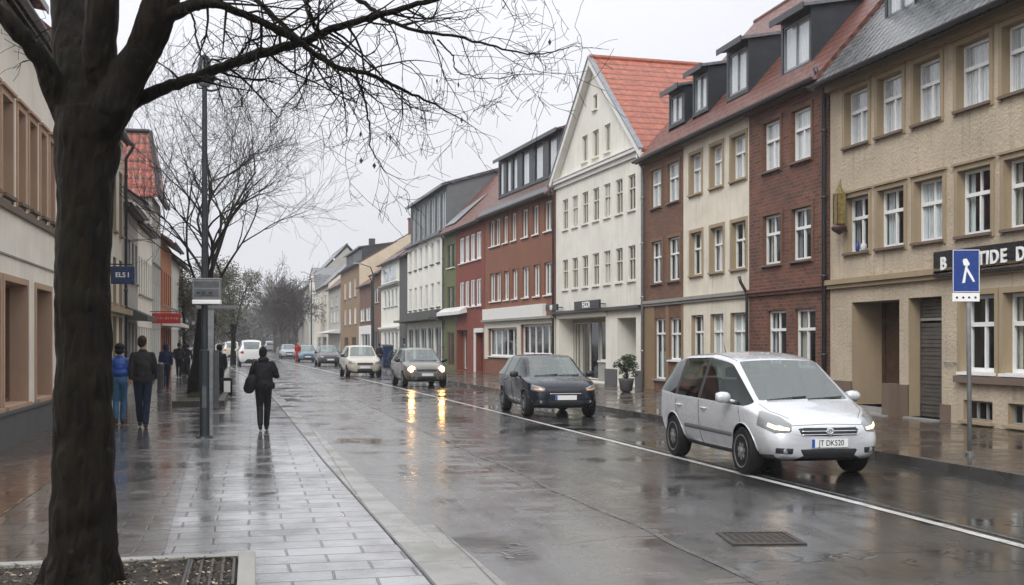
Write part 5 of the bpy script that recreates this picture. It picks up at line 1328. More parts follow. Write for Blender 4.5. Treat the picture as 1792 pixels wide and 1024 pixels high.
make_car('saloon_car', 'hatch', 'paint_grey', c, hd, 'pale grey car at the far end of the queue of cars', detail=1, zs=1.15, grille='bar', amber=False, ws=1.1)
c, hd = place(470, 617, 4.3, R(180))
make_car('people_carrier', 'mpv', 'paint_grey', c, hd, 'far off silver van seen just above the head of the walker with the bag', cat='van', detail=1, zs=1.35, amber=False, ws=1.1)
c, hd = place(437, 640, 4.3, R(180))
make_car('people_carrier', 'mpv', 'paint_white_van', c, hd, 'white van with a dark roof edge half hidden by the walker with the bag', cat='van', detail=1, zs=1.25, amber=False, ws=1.08)
c, hd = place(404, 629, 4.3, R(180))
make_car('people_carrier', 'mpv', 'paint_cream', c, hd, 'far cream coloured van left of the white van', cat='van', detail=1, zs=1.2, amber=False, ws=1.0)
# ---------------------------------------------------------------- people
plain('skin', (.42, .24, .17), .55, var=.06); plain('hair_dark', (.010, .008, .007), .6, var=.3, scale=40, bstr=.5, spec=.15); plain('hair_brown', (.03, .018, .012), .6, var=.3, scale=40, bstr=.5, spec=.15)
def cloth(name, c, rough=.75):
    m, t, p = nodes(name); v = coords(t, 'Object'); f1 = tnoise(t, coords(t, 'Object', (1, 1, .6)), 9, 4, .6)
    setc(t, p.inputs['Base Color'], mixc(t, rng(t, f1, .35, .7, 0, 1), scl(c, .7), scl(c, 1.25))); p.inputs['Roughness'].default_value = rough
    p.inputs['Specular IOR Level'].default_value = .16 if rough > .5 else .4
    bump(t, p, math_(t, 'ADD', f1, math_(t, 'MULTIPLY', tnoise(t, v, 160, 2), .1)), .6, .03); return m
cloth('cloth_black', (.012, .012, .014), .6); cloth('cloth_charcoal', (.022, .021, .022)); cloth('cloth_navy', (.012, .022, .055), .6); cloth('cloth_blue', (.010, .065, .30), .35)
cloth('denim', (.05, .14, .25)); cloth('denim_dark', (.012, .022, .05)); cloth('cloth_red', (.35, .02, .015)); cloth('shoe_black', (.012, .012, .012), .4); cloth('shoe_brown', (.05, .03, .02), .5)
bmesh = __import__('bmesh')
def blob(name, prims, mat, parent, vox=.014, smooth=4, keep=None):
    """prims: ('c', p0, p1, r0, r1) tapered limb or ('e', centre, (rx, ry, rz)[, euler]) ellipsoid, fused to ONE surface"""
    b = MB()
    for q in prims:
        if q[0] == 'c':
            p0, p1 = Vector(q[1]), Vector(q[2]); r0, r1 = q[3], q[4]; d = (p1-p0); Ld = d.length; d.normalize()
            P = []; Rr = []
            for a in (0.02, .3, .6, .85): P.append(p0-d*r0*math.cos(a*math.pi/2)); Rr.append(r0*math.sin(a*math.pi/2)+1e-4)
            for u in (0, .25, .5, .75, 1): P.append(p0+d*Ld*u); Rr.append(r0+(r1-r0)*u)
            for a in (.85, .6, .3, .02): P.append(p1+d*r1*math.cos(a*math.pi/2)); Rr.append(r1*math.sin(a*math.pi/2)+1e-4)
            b.tube(P, Rr, 14)
        else:
            c = Vector(q[1]); rr = q[2]; mt = q[3].to_matrix() if len(q) > 3 else Matrix.Identity(3)
            k0 = len(b.v); pr = [(math.sin(math.pi*i/12)+1e-4, -math.cos(math.pi*i/12)) for i in range(13)]
            b.lathe(pr, (0, 0, 0), 18)
            for i in range(k0, len(b.v)):
                v = Vector(b.v[i]); b.v[i] = tuple(c+mt@Vector((v.x*rr[0], v.y*rr[1], v.z*rr[2])))
    me = b.mesh('tmp', [mat]); bm = bmesh.new(); bm.from_mesh(me); bmesh.ops.recalc_face_normals(bm, faces=bm.faces); bm.to_mesh(me); bm.free()
    t = bpy.data.objects.new('tmp', me); COL.objects.link(t)
    m = t.modifiers.new('r', 'REMESH'); m.mode = 'VOXEL'; m.voxel_size = vox; m.use_smooth_shade = True
    s = t.modifiers.new('s', 'SMOOTH'); s.iterations = smooth; s.factor = .5
    ev = bpy.data.meshes.new_from_object(t.evaluated_get(bpy.context.evaluated_depsgraph_get())); bpy.data.objects.remove(t)
    ev.materials.clear(); ev.materials.append(mat); ev.name = name
    ev.polygons.foreach_set('use_smooth', [True]*len(ev.polygons))
    return link(bpy.data.objects.new(name, ev), parent)

def person(pos, H, label, rz=0, stride=.5, top='cloth_black', legs='cloth_black', hair='hair_dark', bag=None, arms='down', head_turn=0, lean=0, jl=.80, slim=1.0, shoes='shoe_black', vox=.012, hood=False, group=None, hairstyle='short', carry=None, fat=1.0):
    """faces +Y (walking away); stride>0 puts the right foot forward"""
    root = empty('person', pos, rz, label, 'person', group); s = H/1.75
    V_ = lambda x, y, z: Vector((x*s, y*s, z*s))
    hip = .93; st = stride*.30
    # joints
    hL, hR = V_(-.082, 0, hip), V_(.082, 0, hip)
    aR, aL = V_(.055, st*.9, .09), V_(-.055, -st, .11+.05*abs(stride))
    kR = V_(.075, st*.55+.05, .50); kL = V_(-.075, -st*.25+.06, .51)
    ch = V_(0, .02+lean*.5, 1.30); nk = V_(0, .03+lean, 1.49); hd = V_(0, .055+lean*1.25, 1.635)
    shL, shR = V_(-.165, .01+lean*.8, 1.385), V_(.165, .01+lean*.8, 1.385)
    sw = stride*.16
    def arm(sg, fw, bend):
        e = V_(sg*.225, fw*.5-.02, 1.12); w = V_(sg*.215, fw+.10*bend, .90+.16*bend*1.2); return e, w
    if arms == 'down': eL, wL = arm(-1, sw, .25); eR, wR = arm(1, -sw, .25)
    elif arms == 'pockets': eL, wL = V_(-.30, -.07, 1.15), V_(-.19, .07, .97); eR, wR = V_(.30, -.07, 1.15), V_(.19, .07, .97)
    elif arms == 'bag': eL, wL = V_(-.25, .02, 1.15), V_(-.20, .16, 1.12); eR, wR = V_(.265, .05, 1.16), V_(.12, .24, 1.24)
    q = Matrix.Rotation(head_turn, 3, 'Z'); H_ = lambda x, y, z: hd+q@(Vector((x, y, z))*s)
    P = [('e', V_(0, 0, .98), (.145*s*slim, .10*s, .11*s)), ('c', V_(0, 0, 1.0), ch, .095*s*slim, .10*s*slim), ('e', ch, (.145*s*slim, .095*s, .14*s)),
         ('c', ch+V_(0, 0, .08), nk, .08*s, .058*s), ('c', nk-V_(0, 0, .02), hd-V_(0, .015, .04), .056*s, .056*s),
         ('e', H_(0, -.012, .02), (.077*s, .096*s, .108*s)), ('e', H_(0, .028, -.055), (.056*s, .062*s, .062*s)), ('e', H_(0, .098, -.012), (.013*s, .02*s, .026*s)),
         ('e', H_(-.079, -.004, -.005), (.012*s, .02*s, .03*s)), ('e', H_(.079, -.004, -.005), (.012*s, .02*s, .03*s)), ('e', H_(0, .083, -.062), (.024*s, .010*s, .008*s))]
    for sh, e, w, sg in ((shL, eL, wL, -1), (shR, eR, wR, 1)):
        P += [('e', sh, (.062*s,)*3), ('c', sh, e, .052*s, .040*s), ('c', e, w, .040*s, .027*s)]
        d = (w-e).normalized(); sd = Vector((0, 1, 0)) if arms == 'down' else Vector((0, .3, -1)).normalized(); sd = (sd-d*sd.dot(d)).normalized(); inn = d.cross(sd)*(1 if sg < 0 else -1)
        pm = w+d*.055*s; P += [('e', w+d*.045*s, (.036*s, .036*s, .036*s))]
        for i, ln in enumerate((.070, .080, .074, .058)):
            b0 = pm+sd*(.027-.018*i)*s+d*.02*s; mid = b0+(d*.6+inn*.15)*ln*s*.6; P += [('c', b0, mid, .0105*s, .0098*s), ('c', mid, mid+(d*.7+inn*.6)*ln*s*.5, .0098*s, .0085*s)]
        P += [('c', w+d*.02*s+sd*.02*s, w+d*.055*s+sd*.052*s, .012*s, .0105*s), ('c', w+d*.055*s+sd*.052*s, w+d*.09*s+sd*.056*s, .0105*s, .009*s)]
    for hp_, k_, a_ in ((hL, kL, aL), (hR, kR, aR)): P += [('c', hp_, k_, .080*s, .052*s), ('c', k_, a_, .050*s, .034*s), ('c', a_, a_+V_(0, .12, -.035), .035*s, .03*s)]
    body = blob('body', P, M['skin'], root, vox*.75 if vox < .02 else vox, 2)
    # trousers
    T = [('e', V_(0, 0, .97), (.175*s*slim, .13*s, .12*s))]
    for hp_, k_, a_ in ((hL, kL, aL), (hR, kR, aR)):
        kk = k_+V_(0, .0, 0); T += [('c', hp_+V_(0, -.01, -.02), kk, .100*s*slim, .074*s), ('c', kk, a_+V_(0, -.01, .02), .072*s, .060*s)]
    blob('trousers', T, M[legs], root, vox, 3)
    # jacket
    jz = jl; J = [('e', ch+V_(0, -.005, -.02), (.19*s*slim*fat, .140*s*fat, .19*s)), ('c', V_(0, 0, 1.22), V_(0, 0, jz+.14), .145*s*slim*fat, .150*s*slim*fat), ('e', V_(0, 0, jz+.15), (.185*s*slim*fat, .15*s*fat, .14*s)), ('c', nk-V_(0, .01, .05), shL+V_(.03, 0, 0), .06*s, .06*s), ('c', nk-V_(0, .01, .05), shR-V_(.03, 0, 0), .06*s, .06*s),
         ('c', shL, shR, .068*s, .068*s), ('e', nk-V_(0, .01, .015), (.085*s, .08*s, .05*s))]
    for sh, e, w in ((shL, eL, wL), (shR, eR, wR)):
        ww = w+(e-w).normalized()*.012; J += [('e', sh, (.07*s*fat, .075*s, .07*s)), ('c', sh, e, .068*s*fat, .056*s*fat), ('c', e, ww, .056*s*fat, .044*s)]
    if hood: J += [('e', nk+V_(0, -.07, .0), (.115*s, .075*s, .075*s))]
    jo = blob('jacket', J, M[top], root, vox, 3); bm = bmesh.new(); bm.from_mesh(jo.data)
    bmesh.ops.bisect_plane(bm, geom=bm.verts[:]+bm.edges[:]+bm.faces[:], plane_co=(0, 0, (jz+.075)*s), plane_no=(0, -.08, 1), clear_inner=True)
    for v in bm.verts:
        n_ = noise.noise(Vector((v.co.x*5, v.co.y*5, v.co.z*9))); v.co += Vector((v.co.x, v.co.y, 0)).normalized()*(n_*.014+noise.noise(v.co*22)*.005)
    bm.to_mesh(jo.data); bm.free()
    # hair
    Hh = [('e', H_(0, -.030, .038), (.087*s, .100*s, .105*s)), ('e', H_(0, -.055, -.01), (.078*s, .07*s, .085*s))]
    if hairstyle == 'bun': Hh += [('e', H_(0, -.115, .055), (.045*s, .04*s, .045*s)), ('e', H_(.0, -.06, -.06), (.06*s, .045*s, .05*s))]
    if hairstyle == 'full': Hh += [('e', H_(0, -.02, .05), (.108*s, .112*s, .100*s)), ('e', H_(0, -.06, -.02), (.10*s, .075*s, .09*s))]
    if hairstyle == 'long': Hh += [('e', H_(0, -.07, -.09), (.085*s, .055*s, .11*s))]
    if hairstyle == 'hooded': Hh += [('e', H_(0, -.02, .02), (.115*s, .125*s, .135*s)), ('e', H_(0, -.05, -.08), (.12*s, .10*s, .09*s))]
    blob('hair' if hairstyle != 'hooded' else 'hood', Hh, M[hair if hairstyle != 'hooded' else top], root, vox*.8, 2)
    for a_, nm in ((aL, 0), (aR, 1)):
        lift = a_.z-.085*s
        blob('shoe', [('e', Vector((a_.x, a_.y-.01*s, max(.045*s, a_.z-.05*s))), (.045*s, .055*s, .045*s)), ('c', Vector((a_.x, a_.y, max(.04*s, a_.z-.055*s))), Vector((a_.x*1.08, a_.y+.16*s, .034*s)), .042*s, .034*s), ('c', a_-V_(0, .01, -.03), a_-V_(0, .0, .03), .042*s, .045*s)], M[shoes], root, vox*.8, 2)
    if bag:
        bg_ = blob('bag', [('e', V_(-.25, -.12, 1.00), (.13*s, .10*s, .20*s), Matrix.Rotation(R(14), 4, 'Y').to_euler()), ('e', V_(-.29, -.11, .90), (.12*s, .09*s, .12*s))], M['cloth_black'], root, vox, 3); bg_.name = 'shoulder_bag'
        b = MB(); b.tube([V_(-.24, -.13, 1.18), V_(-.20, -.10, 1.42), V_(-.14, .02, 1.50), V_(-.18, .10, 1.36), V_(-.26, .02, 1.12)], .014*s, 6); b.obj('strap', M['shoe_black'], bg_, smooth=True)
    return root
def feet(px, py): g_ = ground(px, py, LZ); return (g_.x, g_.y, LZ+.006)
person(feet(461, 754), 1.64, 'walker in a black jacket with a bag on the left shoulder, alone beside the kerb', R(-4), .55, arms='bag', bag=True, hairstyle='bun', jl=.80, slim=1.03, head_turn=R(-20), hood=True, fat=1.30)
person(feet(250, 749), 1.86, 'tall man in a black jacket and dark jeans walking away beside the blue jacket', R(3), -.4, top='cloth_charcoal', legs='denim_dark', hair='hair_brown', shoes='shoe_brown', jl=.80, slim=1.06, fat=1.08, arms='down', head_turn=R(-25))
person(feet(209, 743), 1.70, 'person in a bright blue jacket and light jeans next to the big tree trunk', R(0), .35, top='cloth_blue', legs='denim', hair='hair_dark', hairstyle='full', jl=.98, slim=.98, shoes='shoe_brown')
person(feet(290, 681), 1.70, 'hooded figure in a dark blue coat walking in front of the distant pair', R(0), .4, top='cloth_navy', legs='denim_dark', hairstyle='hooded', jl=.82, fat=1.1, vox=.018)
person(feet(313, 661), 1.72, 'distant figure in a broad black coat with legs apart near the shop fronts', R(0), .6, top='cloth_black', legs='cloth_black', jl=.86, fat=1.25, vox=.02, arms='pockets')
person(feet(328, 659), 1.66, 'distant slim figure in black walking beside the broad black coat', R(0), -.6, top='cloth_black', legs='cloth_black', jl=.80, vox=.02, slim=.9)
person(feet(384, 692), 1.66, 'person in a black coat behind the pale post pulling a suitcase', R(0), .3, top='cloth_black', legs='cloth_charcoal', jl=.80, fat=1.1, vox=.018, hairstyle='full')
g_ = ground(521, 634); person((g_.x, g_.y, .0), 1.85, 'far off person in a red coat standing by the steel blue car', R(180), .1, top='cloth_red', legs='cloth_red', jl=.5, fat=1.2, vox=.025)
g_ = ground(664, 646, RZ); person((g_.x, g_.y, RZ), 1.62, 'small dark figure on the right pavement beside the beige car', R(20), .3, top='cloth_black', legs='denim_dark', jl=.8, vox=.022)

# ---------------------------------------------------------------- suitcase by the tree
def suitcase():
    g_ = ground(397, 695, LZ); e = empty('suitcase', (g_.x, g_.y, LZ), R(5), 'black suitcase with a pale panel standing beside the second tree', 'suitcase')
    b = MB(); b.box(-.17, .17, -.11, .11, .06, .62); o = b.obj('shell', M['cloth_black'], e, bevel=.04)
    b = MB(); b.box(-.10, .10, -.122, -.112, .16, .52); b.obj('panel', M['sign_white'], e)
    b = MB(); b.tube([(-.10, .06, .6), (-.10, .06, .95), (.10, .06, .95), (.10, .06, .6)], .012, 6); b.obj('handle', M['pole_grey'], e)
    for x in (-.13, .13):
        for y in (-.08, .08): b = MB(); b.lathe([(.035, -.012), (.035, .012)], (x, y, .035), 12, axis='x'); b.obj('wheel', M['rubber'], e)
suitcase()

# ---------------------------------------------------------------- trees
def bark():
    m, t, p = nodes('bark'); v = coords(t, 'Object', (1, 1, .28)); n1 = tnoise(t, v, 14, 8, .72); n2 = tnoise(t, coords(t, 'Object'), 2.2, 5, .6)
    vo = t.nodes.new('ShaderNodeTexVoronoi'); vo.feature = 'DISTANCE_TO_EDGE'; vo.inputs['Scale'].default_value = 16; t.links.new(v, vo.inputs['Vector'])
    c = mixc(t, rng(t, n1, .35, .68, 0, 1), (.002, .0017, .0013), (.018, .012, .007)); c = mixc(t, rng(t, n2, .50, .66, 0, .75), c, (.014, .012, .005))
    c = mixc(t, rng(t, tnoise(t, coords(t, 'Object'), 5.5, 3), .68, .73, 0, .5), c, (.06, .06, .05))
    setc(t, p.inputs['Base Color'], c); setc(t, p.inputs['Roughness'], rng(t, n1, .3, .7, .35, .75))
    p.inputs['Specular IOR Level'].default_value = .12
    bump(t, p, math_(t, 'ADD', n1, math_(t, 'MULTIPLY', vo.outputs['Distance'], .9)), .9, .05); return m
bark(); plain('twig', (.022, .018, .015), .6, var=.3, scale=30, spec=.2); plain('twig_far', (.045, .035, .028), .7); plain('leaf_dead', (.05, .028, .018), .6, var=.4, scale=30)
def grow(b, p, d, L_, r, lv, rs, spread=.6, up=.15, kids=(3, 5), ratio=.62, nmax=5, droop=0, rmin=.0022, wig=.35, ends=None, curl=.5):
    seg = max(4, min(8, int(L_/.10))) if lv > 0 else 4
    P = [p.copy()]; Rr = [r]; cur = p.copy(); dd = d.normalized(); bend = Vector((rs.gauss(0, 1), rs.gauss(0, 1), rs.gauss(0, 1)))*curl/seg
    for i in range(seg):
        dd = (dd+bend+Vector((rs.gauss(0, wig*.35), rs.gauss(0, wig*.35), rs.gauss(0, wig*.35)+up*.3-droop*(i/seg)))).normalized()
        cur = cur+dd*L_/seg; P.append(cur.copy()); Rr.append(max(rmin, r*(1-.72*(i+1)/seg)))
    b.tube(P, Rr, 8 if r > .05 else 5 if r > .015 else 3, cap=False)
    if ends is not None and lv == 0: ends.append(cur)
    if lv > 0:
        n = rs.randint(*kids)
        for k_ in range(n):
            u = .25+.75*(k_+rs.random())/n; u = min(u, 1.0); i = min(int(u*seg), seg-1); q_ = P[i].lerp(P[i+1], u*seg-i); rr = Rr[i]
            ax = (P[i+1]-P[i]).normalized(); pr = Vector((rs.gauss(0, 1), rs.gauss(0, 1), rs.gauss(0, 1))); pr = (pr-ax*pr.dot(ax)).normalized()
            nd = (ax*(1-spread*.55)+pr*spread*rs.uniform(.7, 1.2)+Vector((0, 0, up))).normalized()
            grow(b, q_, nd, L_*ratio*rs.uniform(.7, 1.15), max(rmin, min(r*.62, rr*.75)), lv-1, rs, spread, up, kids, ratio, nmax, droop, rmin, wig, ends, curl)

def big_tree():
    rs = random.Random(11); K = 8.1
    def P(px, py, k=K): return at_depth(px, py, k)
    base = P(143, 1042, K); root = empty('bare_tree', (base.x, base.y, 0), 0, 'large dark trunked bare tree in the left foreground with limbs reaching over the street', 'tree')
    off = Vector((base.x, base.y, 0)); s = K/FPX
    def T(b, pts, n=14, jit=0, kk=None, sub=6):
        # pts: (px, py, radius px[, depth offset]) ; smooth through them
        C = [P(p[0], p[1], K+(p[3] if len(p) > 3 else 0))-off for p in pts]; Rr = [p[2]*s for p in pts]; PP = []; RR = []
        for i in range(len(C)-1):
            a, b_, c, d = C[max(i-1, 0)], C[i], C[i+1], C[min(i+2, len(C)-1)]
            for k_ in range(sub):
                t = k_/sub; PP.append(.5*((2*b_)+(-a+c)*t+(2*a-5*b_+4*c-d)*t*t+(-a+3*b_-3*c+d)*t**3)); RR.append(Rr[i]+(Rr[i+1]-Rr[i])*t)
        PP.append(C[-1]); RR.append(Rr[-1])
        for i in range(1, len(PP)-1): PP[i] += Vector((rs.gauss(0, jit), rs.gauss(0, jit), rs.gauss(0, jit)))
        b.tube(PP, RR, n); return PP, RR
    tb = MB()
    T(tb, [(143, 1075, 70), (143, 1030, 62), (144, 980, 58), (146, 900, 55), (147, 800, 52), (147, 700, 50), (147, 600, 48), (146, 500, 46), (148, 400, 47), (150, 310, 50), (153, 240, 56), (152, 190, 52)], 40)
    T(tb, [(150, 230, 40), (135, 160, 40, .1), (128, 90, 36, .2), (124, 20, 34, .3), (120, -60, 32, .4), (116, -160, 28, .5)], 20)
    T(tb, [(160, 230, 36), (172, 160, 32), (174, 90, 30, -.1), (178, 20, 28, -.15), (182, -80, 26, -.2), (190, -200, 20, -.2)], 18)
    T(tb, [(160, 260, 36), (195, 190, 36, -.1), (225, 130, 32, -.1), (252, 80, 31, -.15), (275, 25, 30, -.2), (296, -30, 28, -.2), (330, -130, 22, -.2)], 18)
    bt = T(tb, [(140, 250, 30), (105, 185, 22), (80, 115, 17, -.1), (45, 70, 16, -.2), (5, 25, 15, -.3), (-60, -30, 13, -.4)], 14)
    # root flare
    for a in (0, .9, 1.9, 3.0, 4.1, 5.2): tb.tube([Vector((0, 0, .42)), Vector((.20*math.cos(a), .20*math.sin(a), .16)), Vector((.33*math.cos(a), .33*math.sin(a), .0))], [.2, .10, .03], 10)
    me = tb.mesh('tmp', [M['bark']]); t = bpy.data.objects.new('tmp', me); COL.objects.link(t)
    m = t.modifiers.new('r', 'REMESH'); m.mode = 'VOXEL'; m.voxel_size = .015; m.use_smooth_shade = True
    sm_ = t.modifiers.new('s', 'SMOOTH'); sm_.iterations = 6
    ev = bpy.data.meshes.new_from_object(t.evaluated_get(bpy.context.evaluated_depsgraph_get())); bpy.data.objects.remove(t)
    nrm_ = [v.normal.copy() for v in ev.vertices]
    for v, nv_ in zip(ev.vertices, nrm_):      # knobbly wood
        rg = 1-abs(noise.noise(Vector((v.co.x*13, v.co.y*13, v.co.z*2.6+noise.noise(v.co*3)))))*2; n_ = noise.noise(v.co*4.0)*.018+noise.noise(v.co*11)*.007+(rg-.8)*.012+noise.noise(Vector((v.co.x*22, v.co.y*22, v.co.z*5)))*.007; v.co += nv_*n_
    ev.materials.clear(); ev.materials.append(M['bark']); ev.name = 'trunk'; ev.polygons.foreach_set('use_smooth', [True]*len(ev.polygons))
    tr = link(bpy.data.objects.new('trunk', ev), root)
    lb = MB(); paths = []
    A = T(lb, [(205, 205, 20), (235, 178, 13), (300, 150, 10.5), (350, 132, 9.5), (400, 113, 8.8), (465, 92, 8.2), (530, 73, 7.6), (565, 58, 7), (600, 45, 6.3), (680, 22, 5.4), (760, -2, 4.4), (880, -40, 3)], 10, .004); paths.append((A, 1))
    B = T(lb, [(270, 55, 18, -.2), (300, 25, 13, -.25), (345, 8, 10, -.3), (372, 6, 7.5, -.35), (420, 22, 6.6, -.3), (470, 45, 5.8, -.25), (520, 70, 5.2, -.2), (548, 92, 5, -.15), (590, 118, 4.6, -.1), (640, 128, 4, 0), (695, 153, 3, .1), (750, 178, 2, .2), (806, 208, 1, .3)], 9, .004); paths.append((B, 1))
    C = T(lb, [(440, -10, 5, .3), (480, 30, 4.4, .25), (528, 70, 4, .1)], 7, .004); paths.append((C, .6))
    D = T(lb, [(615, -8, 4.5, .2), (650, 14, 4, .1), (672, 32, 3.6, 0), (725, 53, 3, -.1), (800, 63, 2.4, -.2), (880, 86, 1.7, -.3), (940, 95, 1.2, -.35), (985, 86, .8, -.4)], 7, .004); paths.append((D, 1))
    E = T(lb, [(535, -20, 3, -.2), (543, 20, 2.4, -.2), (556, 52, 2, -.1), (606, 48, 1.6, 0)][:3], 6, .004); paths.append((E, .5))
    F_ = T(lb, [(618, 118, 3, .1), (635, 165, 2.2, .15), (645, 215, 1.6, .2), (650, 262, 1.2, .2), (676, 302, .8, .2)], 6, .006); paths.append((F_, .5))
    G = T(lb, [(765, 70, 1.8, -.1), (790, 95, 1.4), (800, 125, 1.1), (850, 138, .9), (915, 130, .7)], 5, .006); paths.append((G, .5))
    H1 = T(lb, [(530, -12, 3.6, .4), (540, 25, 3), (556, 60, 2.4), (566, 84, 2)], 6, .004); paths.append((H1, .5))
    I1 = T(lb, [(400, 112, 3, .1), (420, 95, 2.4), (440, 70, 2), (485, 62, 1.4)], 6, .006); paths.append((I1, .4))
    J1 = T(lb, [(480, 55, 3, -.2), (560, 95, 2.6, .2), (575, 118, 2.2)], 6, .006); paths.append((J1, .4))
    K1 = T(lb, [(275, -20, 2.5, .5), (335, 25, 2.2, .4), (345, 70, 1.8, .3), (358, 118, 1.5, .1)], 5, .006); paths.append((K1, .3))
    paths.append((bt, .25))
    ends = []
    rs2 = random.Random(5)
    for (PP, RR), dens in paths:
        n = int(len(PP)*.37*dens)+1
        for k_ in range(n):
            u = .18+.82*(k_+rs2.random())/n; i = min(int(u*(len(PP)-1)), len(PP)-2); q_ = PP[i].lerp(PP[i+1], rs2.random()); ax = (PP[i+1]-PP[i]).normalized()
            pr = Vector((rs2.gauss(0, .9), rs2.gauss(0, .8), rs2.gauss(-.15, 1))); pr = (pr-ax*pr.dot(ax)).normalized()
            L_ = rs2.uniform(.40, .85)*(1.1-.35*u)
            grow(lb, q_, (ax*.55+pr*.8).normalized(), L_, min(RR[i]*.5, .011), 2, rs2, .75, -.05, (2, 4), .62, rmin=.0018, wig=.30, curl=.9, droop=.05, ends=ends)
        grow(lb, PP[-1], (PP[-1]-PP[-2]).normalized(), .35, RR[-1], 1, rs2, .6, -.05, (2, 3), .6, rmin=.0015, wig=.45, ends=ends)
    lb.obj('limbs', M['bark'], root, smooth=True, uv=False)
    # a few dead leaves still hanging
    spots = [(608, 227), (631, 235), (632, 281), (655, 290), (802, 148), (765, 142), (808, 210), (550, 137), (683, 240), (962, 74), (604, 184)]
    for px, py in spots:
        c = P(px, py, K+rs.uniform(-.1, .3))-off
        best = min(ends+[x for (PP, _), _d in paths for x in PP], key=lambda e_: (e_-c).length)
        t_ = MB(); t_.tube([best, best.lerp(c, .6)+Vector((0, 0, .03)), c+Vector((0, 0, .02))], [.0018, .0014, .0012], 3)
        a = rs.uniform(0, 6); x = Vector((math.cos(a), math.sin(a), 0)); n3 = x.cross(Vector((0, 0, 1)))
        t_.add([c+Vector((0, 0, .022)), c+x*.014, c-Vector((0, 0, .026)), c-x*.014, c+n3*.01], [(0, 1, 4), (1, 2, 4), (2, 3, 4), (3, 0, 4)])
        t_.obj('dead_leaf', M['leaf_dead'], root, uv=False)
big_tree()

def gtree(name, base, H, seed, label, trunk_r=.28, group=None, fork=.32, lv=5, spread=.62, mat='bark', rmin=.006, kids=(3, 4), lean=(0, 0), n0=6, crown=.36, ratio=.72, lr=(.35, .6)):
    rs = random.Random(seed); root = empty(name, base, 0, label, 'tree', group)
    b = MB(); P = []; Rr = []; fz = H*fork
    for i in range(7): u = i/6; P.append(Vector((lean[0]*u+rs.gauss(0, .02), lean[1]*u, fz*u-(.1 if i == 0 else 0)))); Rr.append(trunk_r*(1.25-.25*min(1, u*3)) if i < 2 else trunk_r*(1-.25*u))
    b.tube(P, Rr, 16); b.obj('trunk', M[mat], root, smooth=True, uv=False)
    b = MB(); top = P[-1]
    for k_ in range(n0):
        a = 2*math.pi*(k_+rs.random()*.7)/n0; tilt = rs.uniform(.25, .85) if k_ else .08
        d = Vector((math.cos(a)*math.sin(tilt), math.sin(a)*math.sin(tilt), math.cos(tilt))); q_ = P[-2].lerp(top, rs.random())
        grow(b, q_, d, H*crown*rs.uniform(.8, 1.15), trunk_r*rs.uniform(*lr), lv, rs, spread, .10, kids, ratio, rmin=rmin, wig=.32)
    b.obj('crown', M['twig'] if mat == 'bark' else M[mat], root, smooth=True, uv=False); return root
g_ = ground(346, 694, LZ)
gtree('bare_tree', (g_.x, g_.y, LZ), 10.2, 23, 'bare branched street tree standing in a raised bed behind the lamp post', .31, lv=4, kids=(3, 5), rmin=.0042, lean=(.30, 0), n0=8, crown=.43, spread=.54, lr=(.15, .30))
# trees further along
for i, (px, k_, H, sd_) in enumerate([(492, 150, 13, 1), (505, 170, 13.5, 2), (517, 190, 13, 3), (480, 200, 13, 4), (528, 215, 14, 6)]):
    p = at_depth(px, 600, k_)
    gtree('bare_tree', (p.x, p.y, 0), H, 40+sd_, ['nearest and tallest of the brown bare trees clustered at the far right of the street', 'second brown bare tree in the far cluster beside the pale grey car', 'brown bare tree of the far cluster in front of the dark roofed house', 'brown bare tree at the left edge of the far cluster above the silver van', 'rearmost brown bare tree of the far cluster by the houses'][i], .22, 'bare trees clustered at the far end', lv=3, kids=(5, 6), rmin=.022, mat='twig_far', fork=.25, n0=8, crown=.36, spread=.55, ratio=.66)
def leafy(name, base, H, W, n, seed, label, mat, ls=.12, cat='tree', z0=.2, kind=None, group=None, stem=True):
    rs = random.Random(seed); root = empty(name, base, 0, label, cat, group); b = MB()
    cl = [(rs.gauss(0, W*.25), rs.gauss(0, W*.25), H*(z0+(1-z0)*rs.random()**.9), W*rs.uniform(.13, .28)) for _ in range(26)]
    for _ in range(n):
        c = rs.choice(cl); v = Vector((rs.gauss(0, 1), rs.gauss(0, 1), rs.gauss(0, .8))).normalized()*c[3]*rs.uniform(.6, 1.1)
        p = Vector(c[:3])+v; x = Vector((rs.gauss(0, 1), rs.gauss(0, 1), rs.gauss(0, 1))).normalized(); y = x.orthogonal().normalized(); s_ = ls*rs.uniform(.6, 1.3)
        b.add([p-x*s_, p-y*s_*.5, p+x*s_, p+y*s_*.5], [(0, 1, 2, 3)])
    b.obj('foliage', M[mat], root, uv=False)
    if stem:
        b = MB(); b.tube([(0, 0, 0), (.02, 0, H*.3), (0, .03, H*.7)], [W*.05, W*.035, W*.012], 8)
        for _ in range(7):
            c = rs.choice(cl); b.tube([(0, 0, H*rs.uniform(.2, .5)), (c[0]*.5, c[1]*.5, c[2]*.8), c[:3]], [W*.02, W*.012, W*.005], 5)
        b.obj('trunk', M['bark'], root, uv=False, smooth=True)
    return root
plain('foliage_olive', (.060, .055, .030), .7, var=.5, scale=1.5); plain('foliage_dark', (.022, .035, .016), .55, var=.5, scale=6); plain('foliage_green', (.03, .05, .018), .5, var=.5, scale=8); plain('foliage_far', (.085, .088, .078), .8, var=.4, scale=.3)  # foliage_far is pale because distance haze is put into its colour
for px, k_, H, W, sd_, lb_ in ((322, 66, 5.6, 3.0, 3, 'dark olive evergreen tree behind the bare tree, close to the left facades'), (372, 78, 7.0, 3.6, 4, 'olive brown evergreen tree seen between the lamp post and the bare tree'), (408, 92, 7.5, 5, 9, 'low olive evergreen right of the bare tree, above the cream van')):
    p = at_depth(px, 600, k_); leafy('evergreen_tree', (p.x, p.y, 0), H, W, 7500, sd_, lb_, 'foliage_olive', .075, z0=.32)
